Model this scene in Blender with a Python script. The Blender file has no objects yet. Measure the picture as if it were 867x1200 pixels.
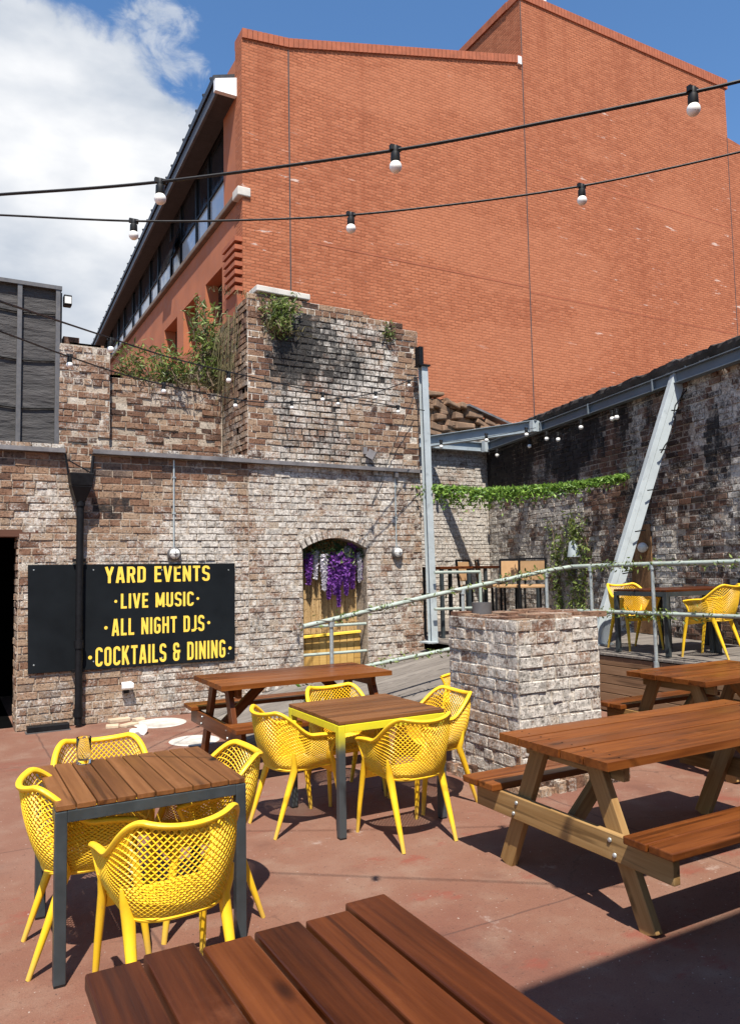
import bpy, bmesh, math, random
from mathutils import Vector, Matrix, noise as mn
random.seed(7)
SC = bpy.context.scene
COL = SC.collection
rad = math.radians

# ------------------------------------------------------------------ camera
H = 1.75
ROT = Matrix.Rotation(rad(-29), 3, 'Z') @ Matrix.Rotation(rad(90 + 4.26), 3, 'X') @ Matrix.Rotation(rad(-1.05), 3, 'Z')
CAM = Vector((0, 0, H))
cd = bpy.data.cameras.new('camera'); cam = bpy.data.objects.new('camera', cd); COL.objects.link(cam)
cam.matrix_world = Matrix.Translation(CAM) @ ROT.to_4x4()
cd.sensor_fit = 'VERTICAL'; cd.sensor_height = 24; cd.lens = 18.0
cd.clip_start = 0.05; cd.clip_end = 1000
SC.camera = cam

def ray(u, v): return ROT @ Vector(((u - 433.5) / 900, -(v - 600) / 900, -1))
def atz(u, v, z=0.0):
    d = ray(u, v); return CAM + d * ((z - H) / d.z)
def aty(u, v, y):
    d = ray(u, v); return CAM + d * (y / d.y)
def atx(u, v, x):
    d = ray(u, v); return CAM + d * (x / d.x)
def atd(u, v, dist): return CAM + ray(u, v) * dist      # dist = depth along the view axis

# ------------------------------------------------------------------ light
LDIR = Vector((0.245, 0.52, -1.0)).normalized()
TO = -LDIR
sun_el = math.asin(TO.z); sun_az = math.atan2(TO.x, TO.y)
sd = bpy.data.lights.new('sun', 'SUN'); so = bpy.data.objects.new('sun', sd); COL.objects.link(so)
sd.energy = 4.9; sd.angle = rad(0.53); sd.color = (1.0, 0.94, 0.85)
so.rotation_euler = LDIR.to_track_quat('-Z', 'Y').to_euler()
so.location = (0, -10, 30)
w = bpy.data.worlds.new('World'); SC.world = w; w.use_nodes = True
nt = w.node_tree; nt.nodes.clear()
def N(tree, t, **kw):
    n = tree.nodes.new(t)
    for k, v in kw.items():
        if k.startswith('i_'):
            key = k[2:]
            n.inputs[int(key) if key.isdigit() else key].default_value = v
        else: setattr(n, k, v)
    return n
L = lambda tr, a, b: tr.links.new(a, b)
sky = N(nt, 'ShaderNodeTexSky', sky_type='NISHITA', sun_disc=False, sun_elevation=sun_el, sun_rotation=sun_az,
        air_density=1.0, dust_density=0.35, ozone_density=2.6, altitude=100)
bg = N(nt, 'ShaderNodeBackground', i_Strength=0.088)
hs = N(nt, 'ShaderNodeHueSaturation', i_Saturation=1.16, i_Value=1.22); L(nt, sky.outputs[0], hs.inputs['Color']); L(nt, hs.outputs[0], bg.inputs[0])
tc = N(nt, 'ShaderNodeTexCoord')
cdir = ray(-50, 310).normalized()
dot = N(nt, 'ShaderNodeVectorMath', operation='DOT_PRODUCT'); dot.inputs[1].default_value = cdir
nrm = N(nt, 'ShaderNodeVectorMath', operation='NORMALIZE')
L(nt, tc.outputs['Generated'], nrm.inputs[0]); L(nt, nrm.outputs[0], dot.inputs[0])
mr = N(nt, 'ShaderNodeMapRange', interpolation_type='SMOOTHSTEP', i_1=math.cos(rad(21)), i_2=math.cos(rad(5)), i_3=-0.20, i_4=0.50)
L(nt, dot.outputs['Value'], mr.inputs[0])
cn = N(nt, 'ShaderNodeTexNoise', i_Scale=6.5, i_Detail=10.0, i_Roughness=0.58, i_Distortion=0.3)
mp = N(nt, 'ShaderNodeMapping'); mp.inputs['Scale'].default_value = (1, 1, 1.5); mp.inputs['Location'].default_value = (0.37, 0.2, 0.1)
L(nt, nrm.outputs[0], mp.inputs[0]); L(nt, mp.outputs[0], cn.inputs[0])
ad = N(nt, 'ShaderNodeMath', operation='ADD'); L(nt, mr.outputs[0], ad.inputs[0]); L(nt, cn.outputs[0], ad.inputs[1])
cm = N(nt, 'ShaderNodeMapRange', interpolation_type='SMOOTHSTEP', i_1=0.50, i_2=0.63, i_3=0.0, i_4=1.0)
L(nt, ad.outputs[0], cm.inputs[0])
# cloud shade: bright tops, greyer bellies
cn2 = N(nt, 'ShaderNodeTexNoise', i_Scale=5.0, i_Detail=6.0, i_Roughness=0.5)
mp2 = N(nt, 'ShaderNodeMapping'); mp2.inputs['Location'].default_value = (3.1, 1.2, 0.4); mp2.inputs['Scale'].default_value = (1, 1, 2.2)
L(nt, nrm.outputs[0], mp2.inputs[0]); L(nt, mp2.outputs[0], cn2.inputs[0])
cr = N(nt, 'ShaderNodeValToRGB'); L(nt, cn2.outputs[0], cr.inputs[0])
cr.color_ramp.elements[0].position = 0.38; cr.color_ramp.elements[0].color = (0.50, 0.56, 0.65, 1)
cr.color_ramp.elements[1].position = 0.66; cr.color_ramp.elements[1].color = (0.93, 0.94, 0.96, 1)
wd = ray(186, 42).normalized()
dt2 = N(nt, 'ShaderNodeVectorMath', operation='DOT_PRODUCT'); dt2.inputs[1].default_value = wd; L(nt, nrm.outputs[0], dt2.inputs[0])
wm = N(nt, 'ShaderNodeMapRange', interpolation_type='SMOOTHSTEP', i_1=math.cos(rad(5.0)), i_2=math.cos(rad(1.0)), i_3=-0.42, i_4=0.10); L(nt, dt2.outputs['Value'], wm.inputs[0])
wn = N(nt, 'ShaderNodeTexNoise', i_Scale=22.0, i_Detail=8.0, i_Roughness=0.6, i_Distortion=0.5); L(nt, mp.outputs[0], wn.inputs[0])
wad = N(nt, 'ShaderNodeMath', operation='ADD'); L(nt, wm.outputs[0], wad.inputs[0]); L(nt, wn.outputs[0], wad.inputs[1])
wmr = N(nt, 'ShaderNodeMapRange', interpolation_type='SMOOTHSTEP', i_1=0.46, i_2=0.72, i_3=0.0, i_4=0.75); L(nt, wad.outputs[0], wmr.inputs[0])
cmx = N(nt, 'ShaderNodeMath', operation='MAXIMUM'); L(nt, cm.outputs[0], cmx.inputs[0]); L(nt, wmr.outputs[0], cmx.inputs[1])
bg2 = N(nt, 'ShaderNodeBackground', i_Strength=0.61); L(nt, cr.outputs[0], bg2.inputs[0])
mx = N(nt, 'ShaderNodeMixShader'); L(nt, cmx.outputs[0], mx.inputs[0]); L(nt, bg.outputs[0], mx.inputs[1]); L(nt, bg2.outputs[0], mx.inputs[2])
wo = N(nt, 'ShaderNodeOutputWorld'); L(nt, mx.outputs[0], wo.inputs[0])
SC.view_settings.view_transform = 'Standard'; SC.view_settings.look = 'None'
SC.view_settings.exposure = 0.82; SC.view_settings.gamma = 1.0
SC.render.engine = 'CYCLES'
SC.cycles.max_bounces = 6; SC.cycles.transparent_max_bounces = 8

# ------------------------------------------------------------------ materials
def newmat(name):
    m = bpy.data.materials.new(name); m.use_nodes = True
    t = m.node_tree; b = t.nodes['Principled BSDF']
    return m, t, b
def ramp(t, src, stops):
    r = N(t, 'ShaderNodeValToRGB'); e = r.color_ramp.elements
    while len(e) < len(stops): e.new(0.5)
    for el, (p, c) in zip(e, stops): el.position = p; el.color = (*c, 1)
    L(t, src, r.inputs[0]); return r.outputs[0]
def noise(t, vec, scale, detail=4.0, rough=0.55):
    n = N(t, 'ShaderNodeTexNoise', i_Scale=scale, i_Detail=detail, i_Roughness=rough)
    if vec is not None: L(t, vec, n.inputs[0])
    return n.outputs[0]
def mixc(t, fac, a, b, blend='MIX'):
    m = N(t, 'ShaderNodeMix', data_type='RGBA', blend_type=blend)
    for k, v in ((0, fac), (6, a), (7, b)):
        if isinstance(v, (int, float)): m.inputs[k].default_value = v
        elif isinstance(v, tuple): m.inputs[k].default_value = (*v, 1)
        else: L(t, v, m.inputs[k])
    return m.outputs[2]
def math_(t, op, a, b=None, c=None):
    m = N(t, 'ShaderNodeMath', operation=op)
    for k, v in enumerate((a, b, c)):
        if v is None: continue
        if isinstance(v, (int, float)): m.inputs[k].default_value = v
        else: L(t, v, m.inputs[k])
    return m.outputs[0]
def maprange(t, v, a, b, c=0.0, d=1.0):
    m = N(t, 'ShaderNodeMapRange', interpolation_type='SMOOTHSTEP', i_1=a, i_2=b, i_3=c, i_4=d)
    L(t, v, m.inputs[0]); return m.outputs[0]
def attr(t, name): 
    a = N(t, 'ShaderNodeAttribute', attribute_name=name); return a.outputs['Fac']
def pos(t, scale=None):
    g = N(t, 'ShaderNodeNewGeometry').outputs['Position']
    if scale:
        mpn = N(t, 'ShaderNodeMapping'); mpn.inputs['Scale'].default_value = scale; L(t, g, mpn.inputs[0]); return mpn.outputs[0]
    return g
def objc(t, scale=None):
    g = N(t, 'ShaderNodeTexCoord').outputs['Object']
    if scale:
        mpn = N(t, 'ShaderNodeMapping'); mpn.inputs['Scale'].default_value = scale; L(t, g, mpn.inputs[0]); return mpn.outputs[0]
    return g
def bump(t, b, h, strength=0.5, dist=0.01):
    n = N(t, 'ShaderNodeBump', i_Strength=strength, i_Distance=dist); L(t, h, n.inputs['Height']); L(t, n.outputs[0], b.inputs['Normal'])

def simple(name, col, rough=0.5, metal=0.0, var=0.15, nscale=6.0, bumps=0.0, bscale=60.0, coat=0.0, dirt=0.0, spec=0.4):
    m, t, b = newmat(name)
    p = objc(t)
    n = noise(t, p, nscale, 5.0)
    d = tuple(c * (1 - var) for c in col); l = tuple(min(1, c * (1 + var)) for c in col)
    c = ramp(t, n, [(0.3, d), (0.7, l)])
    if dirt:
        n2 = noise(t, p, nscale * 2.7, 7.0, 0.65)
        c = mixc(t, maprange(t, n2, 0.55, 0.72, 0, dirt), c, tuple(x * 0.3 + 0.02 for x in col))
    L(t, c, b.inputs['Base Color'])
    b.inputs['Roughness'].default_value = rough; b.inputs['Metallic'].default_value = metal; b.inputs['Specular IOR Level'].default_value = spec
    r = maprange(t, noise(t, p, nscale * 4, 4.0), 0.3, 0.7, max(0.02, rough - 0.1), min(1, rough + 0.12)); L(t, r, b.inputs['Roughness'])
    if coat: b.inputs['Coat Weight'].default_value = coat; b.inputs['Coat Roughness'].default_value = 0.2
    if bumps: bump(t, b, noise(t, p, bscale, 4.0), bumps, 0.004)
    return m

def old_brick(name, stops, white=(0.49, 0.455, 0.405), soot=(0.022, 0.021, 0.021)):
    """hand-laid brick: per brick attributes tint / white / soot, plus stains in object space"""
    m, t, b = newmat(name)
    p = pos(t)
    tint = attr(t, 'tint'); wa = attr(t, 'white'); sa = attr(t, 'soot')
    fine = noise(t, p, 45.0, 6.0, 0.65); mid = noise(t, p, 9.0, 6.0, 0.6)
    tv = math_(t, 'ADD', tint, math_(t, 'MULTIPLY', math_(t, 'SUBTRACT', mid, 0.5), 0.5))
    c = ramp(t, tv, stops)
    c = mixc(t, maprange(t, fine, 0.25, 0.75, 0.0, 0.6), c, mixc(t, 1.0, c, (0.40, 0.37, 0.35), 'MULTIPLY'))
    wn = math_(t, 'ADD', wa, math_(t, 'MULTIPLY', math_(t, 'SUBTRACT', math_(t, 'ADD', math_(t, 'MULTIPLY', fine, 0.7), math_(t, 'MULTIPLY', mid, 0.6)), 0.65), 2.7))
    wm = maprange(t, wn, 0.22, 0.92, 0.0, 0.95)
    wc = mixc(t, maprange(t, noise(t, p, 22.0, 5.0), 0.35, 0.7), tuple(min(1, x * 1.25) for x in white), tuple(x * 0.58 for x in white))
    c = mixc(t, wm, c, wc)
    sn = math_(t, 'ADD', sa, math_(t, 'MULTIPLY', math_(t, 'SUBTRACT', math_(t, 'ADD', math_(t, 'MULTIPLY', noise(t, p, 30.0, 6.0, 0.7), 0.5), math_(t, 'MULTIPLY', noise(t, pos(t, (4, 4, 1.6)), 1.0, 6.0), 0.8)), 0.65), 2.2))
    sm = maprange(t, sn, 0.25, 0.9, 0.0, 0.95)
    c = mixc(t, sm, c, soot)
    pit = noise(t, p, 48.0, 4.0, 0.65)
    c = mixc(t, maprange(t, pit, 0.57, 0.67, 0, 0.6), c, mixc(t, 1.0, c, (0.25, 0.22, 0.20), 'MULTIPLY'))
    L(t, c, b.inputs['Base Color']); b.inputs['Roughness'].default_value = 0.92
    b.inputs['Specular IOR Level'].default_value = 0.2
    h = math_(t, 'ADD', math_(t, 'MULTIPLY', fine, 0.6), mid)
    bump(t, b, math_(t, 'SUBTRACT', h, math_(t, 'MULTIPLY', maprange(t, pit, 0.57, 0.66), 0.6)), 1.0, 0.012)
    return m
M = {}
M['brick'] = old_brick('weathered_brick', [(0.0, (0.080, 0.048, 0.036)), (0.25, (0.20, 0.105, 0.066)), (0.5, (0.30, 0.185, 0.120)), (0.8, (0.37, 0.265, 0.18)), (1.0, (0.14, 0.10, 0.08))])
M['mortar'] = old_brick('lime_mortar', [(0.0, (0.36, 0.29, 0.22)), (0.5, (0.45, 0.37, 0.29)), (1.0, (0.52, 0.46, 0.38))], white=(0.58, 0.53, 0.46))
M['dark_brick'] = old_brick('sooty_brick', [(0.0, (0.045, 0.032, 0.027)), (0.35, (0.10, 0.060, 0.044)), (0.6, (0.16, 0.082, 0.054)), (1.0, (0.22, 0.14, 0.10))], white=(0.50, 0.47, 0.42))

def red_brick():
    m, t, b = newmat('machine_red_brick')
    p = pos(t); nr = N(t, 'ShaderNodeNewGeometry').outputs['True Normal']
    sx = N(t, 'ShaderNodeSeparateXYZ'); L(t, p, sx.inputs[0])
    sn = N(t, 'ShaderNodeSeparateXYZ'); L(t, nr, sn.inputs[0])
    isx = math_(t, 'GREATER_THAN', math_(t, 'ABSOLUTE', sn.outputs[0]), 0.6)
    mixu = N(t, 'ShaderNodeMix', data_type='FLOAT'); L(t, isx, mixu.inputs[0]); L(t, sx.outputs[0], mixu.inputs[2]); L(t, sx.outputs[1], mixu.inputs[3])
    cx = N(t, 'ShaderNodeCombineXYZ'); L(t, mixu.outputs[0], cx.inputs[0]); L(t, sx.outputs[2], cx.inputs[1])
    br = N(t, 'ShaderNodeTexBrick', offset=0.5); L(t, cx.outputs[0], br.inputs['Vector'])
    for k, v in (('Scale', 1.0), ('Mortar Size', 0.012), ('Mortar Smooth', 0.3), ('Bias', 0.0), ('Brick Width', 0.195), ('Row Height', 0.066)):
        br.inputs[k].default_value = v
    br.inputs['Color1'].default_value = (0, 0, 0, 1); br.inputs['Color2'].default_value = (1, 1, 1, 1); br.inputs['Mortar'].default_value = (0.5, 0.5, 0.5, 1)
    big = noise(t, p, 0.35, 6.0, 0.6); sm = noise(t, p, 7.0, 5.0)
    c = ramp(t, br.outputs[0], [(0.0, (0.28, 0.088, 0.042)), (0.5, (0.345, 0.113, 0.055)), (1.0, (0.41, 0.147, 0.074))])
    c = mixc(t, maprange(t, big, 0.35, 0.7, 0, 0.35), c, (0.46, 0.175, 0.085))
    c = mixc(t, maprange(t, sm, 0.3, 0.75, 0.0, 0.25), c, (0.28, 0.080, 0.035))
    mort = mixc(t, maprange(t, sm, 0.35, 0.7), (0.22, 0.072, 0.034), (0.33, 0.130, 0.070))
    c = mixc(t, br.outputs['Fac'], c, mort)
    # white salt bloom: short broken horizontal streaks
    ef = noise(t, pos(t, (1.2, 1.2, 7.0)), 1.0, 7.0, 0.7)
    ef2 = noise(t, p, 0.22, 2.0)
    e = math_(t, 'MULTIPLY', maprange(t, ef, 0.622, 0.67), maprange(t, ef2, 0.45, 0.57))
    c = mixc(t, math_(t, 'MULTIPLY', e, 0.75), c, (0.62, 0.50, 0.43))
    # vertical rain runs under the coping
    st = noise(t, pos(t, (2.2, 2.2, 0.12)), 1.0, 5.0, 0.6)
    c = mixc(t, maprange(t, st, 0.54, 0.72, 0, 0.5), c, (0.24, 0.07, 0.032))
    rep = noise(t, pos(t, (0.16, 0.16, 0.5)), 1.0, 3.0, 0.4)
    c = mixc(t, maprange(t, rep, 0.55, 0.60, 0, 0.28), c, (0.43, 0.17, 0.09))
    L(t, c, b.inputs['Base Color']); b.inputs['Roughness'].default_value = 0.9; b.inputs['Specular IOR Level'].default_value = 0.2
    h = math_(t, 'SUBTRACT', math_(t, 'MULTIPLY', sm, 0.3), br.outputs['Fac'])
    bump(t, b, h, 0.6, 0.012)
    return m
M['red_brick'] = red_brick()
M['red_plain'] = simple('red_render', (0.36, 0.12, 0.055), 0.85, var=0.15, nscale=1.5)
M['red_cope'] = simple('red_coping_brick', (0.32, 0.095, 0.045), 0.85, var=0.2, nscale=5)

def ground_mat():
    m, t, b = newmat('painted_tarmac')
    p = pos(t)
    big = noise(t, p, 0.55, 6.0, 0.6); mid = noise(t, p, 3.2, 7.0, 0.62); fine = noise(t, p, 130.0, 3.0, 0.7); fm = noise(t, p, 28.0, 5.0, 0.7)
    c = ramp(t, big, [(0.3, (0.16, 0.064, 0.043)), (0.5, (0.195, 0.094, 0.062)), (0.7, (0.22, 0.122, 0.086))])
    c = mixc(t, maprange(t, mid, 0.45, 0.75, 0, 0.6), c, (0.25, 0.168, 0.122))
    c = mixc(t, maprange(t, fm, 0.56, 0.70, 0, 0.6), c, (0.10, 0.05, 0.036))
    c = mixc(t, maprange(t, fine, 0.3, 0.75, 0, 0.5), c, mixc(t, 1.0, c, (0.55, 0.5, 0.48), 'MULTIPLY'))
    # worn red paint showing in one patch, pale scuffs elsewhere
    sc = noise(t, pos(t, (1.0, 1.6, 1)), 1.1, 8.0, 0.7)
    c = mixc(t, maprange(t, sc, 0.57, 0.66, 0, 0.7), c, (0.19, 0.05, 0.032))
    sc2 = noise(t, pos(t, (1.3, 0.9, 1)), 2.3, 9.0, 0.75)
    c = mixc(t, maprange(t, sc2, 0.61, 0.70, 0, 0.6), c, (0.34, 0.27, 0.23))
    # laid in bays: thin dark joints
    sx = N(t, 'ShaderNodeSeparateXYZ'); L(t, p, sx.inputs[0])
    wob = math_(t, 'MULTIPLY', math_(t, 'SUBTRACT', mid, 0.5), 0.05)
    for ax, per, off in ((1, 2.35, 0.35), (0, 3.1, 0.62)):
        v = math_(t, 'ADD', math_(t, 'ADD', sx.outputs[ax], wob), off)
        f = math_(t, 'ABSOLUTE', math_(t, 'SUBTRACT', math_(t, 'FRACT', math_(t, 'DIVIDE', v, per)), 0.5))
        c = mixc(t, maprange(t, f, 0.0, 0.005, 0.65, 0.0), c, (0.06, 0.032, 0.026))
    wv = N(t, 'ShaderNodeVectorMath', operation='ADD'); L(t, p, wv.inputs[0]); nv = N(t, 'ShaderNodeTexNoise', i_Scale=2.6, i_Detail=5.0); L(t, p, nv.inputs[0]); sc_ = N(t, 'ShaderNodeVectorMath', operation='SCALE', i_Scale=0.7); L(t, nv.outputs['Color'], sc_.inputs[0]); L(t, sc_.outputs[0], wv.inputs[1])
    vc = N(t, 'ShaderNodeTexVoronoi', feature='DISTANCE_TO_EDGE'); vc.inputs['Scale'].default_value = 0.42; L(t, wv.outputs[0], vc.inputs[0])
    crk = math_(t, 'MULTIPLY', maprange(t, vc.outputs[0], 0.0, 0.006, 1.0, 0.0), maprange(t, big, 0.45, 0.6))
    c = mixc(t, math_(t, 'MULTIPLY', crk, 0.6), c, (0.05, 0.028, 0.022))
    gr = noise(t, p, 62.0, 2.0, 0.5)
    c = mixc(t, maprange(t, gr, 0.68, 0.72, 0, 0.8), c, (0.045, 0.03, 0.024))
    gr2 = noise(t, pos(t, (1, 1, 1)), 47.0, 2.0, 0.5)
    c = mixc(t, maprange(t, gr2, 0.70, 0.74, 0, 0.7), c, (0.38, 0.32, 0.27))
    dk_ = noise(t, p, 1.5, 5.0, 0.6)
    c = mixc(t, maprange(t, dk_, 0.56, 0.74, 0, 0.55), c, (0.10, 0.045, 0.032))
    L(t, c, b.inputs['Base Color'])
    L(t, maprange(t, mid, 0.3, 0.7, 0.75, 0.95), b.inputs['Roughness']); b.inputs['Specular IOR Level'].default_value = 0.3
    bump(t, b, math_(t, 'ADD', fine, math_(t, 'MULTIPLY', fm, 1.2)), 0.5, 0.004)
    return m
M['ground'] = ground_mat()

def wood(name, dark, mid_, light, rough=0.45, coat=0.0, gscale=1.0, knots=True, bmp=0.25):
    """grain along local X of the mesh; 'tint' varies board by board"""
    m, t, b = newmat(name)
    tint = attr(t, 'tint')
    p0 = objc(t)
    off = N(t, 'ShaderNodeCombineXYZ'); L(t, math_(t, 'MULTIPLY', tint, 13.0), off.inputs[0]); L(t, math_(t, 'MULTIPLY', tint, 7.0), off.inputs[2])
    va = N(t, 'ShaderNodeVectorMath', operation='ADD'); L(t, p0, va.inputs[0]); L(t, off.outputs[0], va.inputs[1])
    mpn = N(t, 'ShaderNodeMapping'); mpn.inputs['Scale'].default_value = (1.6 * gscale, 38 * gscale, 38 * gscale); L(t, va.outputs[0], mpn.inputs[0])
    g = noise(t, mpn.outputs[0], 1.0, 6.0, 0.6)
    mp2 = N(t, 'ShaderNodeMapping'); mp2.inputs['Scale'].default_value = (1.2, 6, 6); L(t, va.outputs[0], mp2.inputs[0])
    g2 = noise(t, mp2.outputs[0], 1.0, 5.0)
    v = math_(t, 'ADD', math_(t, 'MULTIPLY', g, 0.5), math_(t, 'ADD', math_(t, 'MULTIPLY', g2, 0.35), math_(t, 'MULTIPLY', math_(t, 'SUBTRACT', tint, 0.35), 0.18)))
    c = ramp(t, v, [(0.27, dark), (0.46, mid_), (0.66, light)])
    spl = noise(t, mpn.outputs[0], 0.55, 3.0, 0.5)
    c = mixc(t, maprange(t, spl, 0.60, 0.68, 0, 0.6), c, tuple(x * 0.4 for x in dark))
    if knots:
        mp3 = N(t, 'ShaderNodeMapping'); mp3.inputs['Scale'].default_value = (2.2, 6.5, 6.5); L(t, va.outputs[0], mp3.inputs[0])
        vo = N(t, 'ShaderNodeTexVoronoi'); vo.inputs['Scale'].default_value = 1.0; L(t, mp3.outputs[0], vo.inputs[0])
        c = mixc(t, maprange(t, vo.outputs[0], 0.05, 0.18, 0.85, 0.0), c, tuple(x * 0.35 for x in dark))
    wear = noise(t, p0, 4.0, 8.0, 0.7)
    c = mixc(t, maprange(t, wear, 0.58, 0.75, 0, 0.35), c, tuple(min(1, x * 1.25 + 0.02) for x in light))
    L(t, c, b.inputs['Base Color'])
    L(t, maprange(t, g2, 0.3, 0.7, rough - 0.08, rough + 0.15), b.inputs['Roughness'])
    b.inputs['Specular IOR Level'].default_value = 0.25
    if coat: b.inputs['Coat Weight'].default_value = coat; b.inputs['Coat Roughness'].default_value = 0.28
    bump(t, b, g, bmp, 0.004)
    return m
M['stain'] = wood('red_brown_stained_timber', (0.050, 0.013, 0.003), (0.140, 0.040, 0.008), (0.225, 0.074, 0.015), 0.36, 0.06)
M['stain_dark'] = wood('dark_stained_timber', (0.024, 0.005, 0.0012), (0.070, 0.017, 0.0036), (0.130, 0.036, 0.008), 0.36, 0.06)
M['frame_wood'] = wood('honey_frame_timber', (0.16, 0.082, 0.026), (0.27, 0.155, 0.056), (0.38, 0.24, 0.10), 0.65)
M['slat'] = wood('brown_table_slats', (0.08, 0.029, 0.009), (0.145, 0.057, 0.018), (0.215, 0.092, 0.033), 0.45, 0.05, knots=False)
M['deck'] = wood('grey_weathered_decking', (0.115, 0.10, 0.088), (0.165, 0.145, 0.125), (0.23, 0.205, 0.18), 0.8, knots=False)
M['fascia'] = wood('brown_deck_boards', (0.14, 0.075, 0.04), (0.215, 0.125, 0.068), (0.29, 0.18, 0.105), 0.8, knots=False)
M['pine'] = wood('yellow_pine_boards', (0.36, 0.20, 0.055), (0.48, 0.29, 0.085), (0.58, 0.38, 0.13), 0.7, knots=False)
M['reed'] = wood('reed_screen', (0.26, 0.16, 0.07), (0.42, 0.28, 0.13), (0.54, 0.39, 0.21), 0.8, knots=False)
M['old_door'] = wood('old_brown_door', (0.10, 0.05, 0.022), (0.19, 0.10, 0.045), (0.27, 0.16, 0.08), 0.85, knots=False)
M['lintel'] = wood('dark_lintel', (0.05, 0.022, 0.014), (0.09, 0.04, 0.025), (0.13, 0.06, 0.04), 0.8, knots=False)

def yellow_mat():
    m, t, b = newmat('yellow_plastic')
    p = pos(t)
    c = ramp(t, noise(t, p, 2.2, 4.0), [(0.3, (0.72, 0.43, 0.014)), (0.7, (0.81, 0.51, 0.022))])
    sx = N(t, 'ShaderNodeSeparateXYZ'); L(t, objc(t), sx.inputs[0])
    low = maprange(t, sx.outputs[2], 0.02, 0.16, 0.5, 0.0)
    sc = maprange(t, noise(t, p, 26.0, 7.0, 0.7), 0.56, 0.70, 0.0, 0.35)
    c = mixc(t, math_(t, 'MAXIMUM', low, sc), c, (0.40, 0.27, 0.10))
    L(t, c, b.inputs['Base Color']); L(t, maprange(t, noise(t, p, 40.0, 5.0), 0.3, 0.7, 0.34, 0.55), b.inputs['Roughness']); b.inputs['Specular IOR Level'].default_value = 0.35
    return m
M['yellow'] = yellow_mat()
M['charcoal'] = simple('charcoal_steel', (0.045, 0.055, 0.06), 0.42, 0.3, var=0.2, dirt=0.3)
M['black'] = simple('black_paint', (0.006, 0.006, 0.007), 0.5, var=0.3, spec=0.2)
M['sign'] = simple('black_sign_board', (0.008, 0.010, 0.012), 0.7, spec=0.08, var=0.25, nscale=3, bumps=0.1, bscale=30)
M['sign_text'] = simple('yellow_sign_paint', (0.86, 0.57, 0.07), 0.6, var=0.06, nscale=12)
M['steel'] = simple('grey_painted_steel', (0.27, 0.31, 0.33), 0.65, 0.0, var=0.12, nscale=3, dirt=0.35)
M['steel_light'] = simple('pale_painted_steel', (0.36, 0.40, 0.41), 0.65, 0.0, var=0.1, nscale=3, dirt=0.35)
M['steel_dark'] = simple('slate_painted_steel', (0.12, 0.145, 0.165), 0.65, 0.0, var=0.15, nscale=3, dirt=0.3)
M['galv'] = simple('galvanised_tube', (0.42, 0.46, 0.46), 0.42, 0.55, var=0.18, nscale=8, dirt=0.3)
M['rail_pale'] = simple('pale_green_grey_tube', (0.34, 0.39, 0.34), 0.5, 0.1, var=0.15, nscale=8, dirt=0.5)
M['rubber'] = simple('black_rubber', (0.007, 0.007, 0.007), 0.55, var=0.2)
M['stone'] = simple('pale_stone', (0.52, 0.49, 0.44), 0.85, var=0.15, nscale=5, bumps=0.3, bscale=30)
M['old_sill'] = simple('brown_sill', (0.16, 0.11, 0.08), 0.8, var=0.25)
M['lead'] = simple('lead_flashing', (0.17, 0.16, 0.16), 0.6, 0.3, var=0.3, nscale=4, dirt=0.5)
M['white_metal'] = simple('white_cladding', (0.78, 0.78, 0.77), 0.4, var=0.05)
M['roof_dark'] = simple('dark_roof_metal', (0.035, 0.037, 0.042), 0.5, 0.2, var=0.2)
M['fascia_grey'] = simple('grey_eaves_metal', (0.11, 0.105, 0.105), 0.5, 0.3, var=0.15)
M['soffit'] = simple('dark_soffit', (0.05, 0.045, 0.045), 0.7, var=0.15)
M['dark_void'] = simple('dark_interior', (0.0025, 0.0025, 0.0025), 0.95, spec=0.02, var=0.2)  # near-black colour stands in for shade inside the doorway, window and underdeck
M['lamp_glass'] = simple('frosted_lamp_glass', (0.62, 0.62, 0.58), 0.25, var=0.05)
M['bulb'] = simple('opal_bulb', (0.86, 0.85, 0.80), 0.22, var=0.03)
M['fabric_tan'] = simple('tan_backrest', (0.42, 0.25, 0.12), 0.8, var=0.12, nscale=9)
M['iron'] = simple('cast_cover', (0.50, 0.47, 0.42), 0.65, 0.15, var=0.25, nscale=8, bumps=0.3)
M['rubble'] = simple('rubble_brown', (0.21, 0.13, 0.08), 0.95, var=0.4, nscale=5, bumps=0.8, bscale=18)
M['dark_cap'] = simple('sooty_coping', (0.045, 0.038, 0.034), 0.9, var=0.5, nscale=2.5, bumps=0.8, bscale=14, dirt=0.6)
M['cloth'] = simple('white_rag', (0.72, 0.68, 0.64), 0.9, var=0.12, nscale=14)
M['cardboard'] = simple('pale_scraps', (0.46, 0.36, 0.25), 0.9, var=0.2, nscale=10)
M['trunk'] = simple('woody_stem', (0.12, 0.085, 0.055), 0.9, var=0.3, nscale=12)

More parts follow.
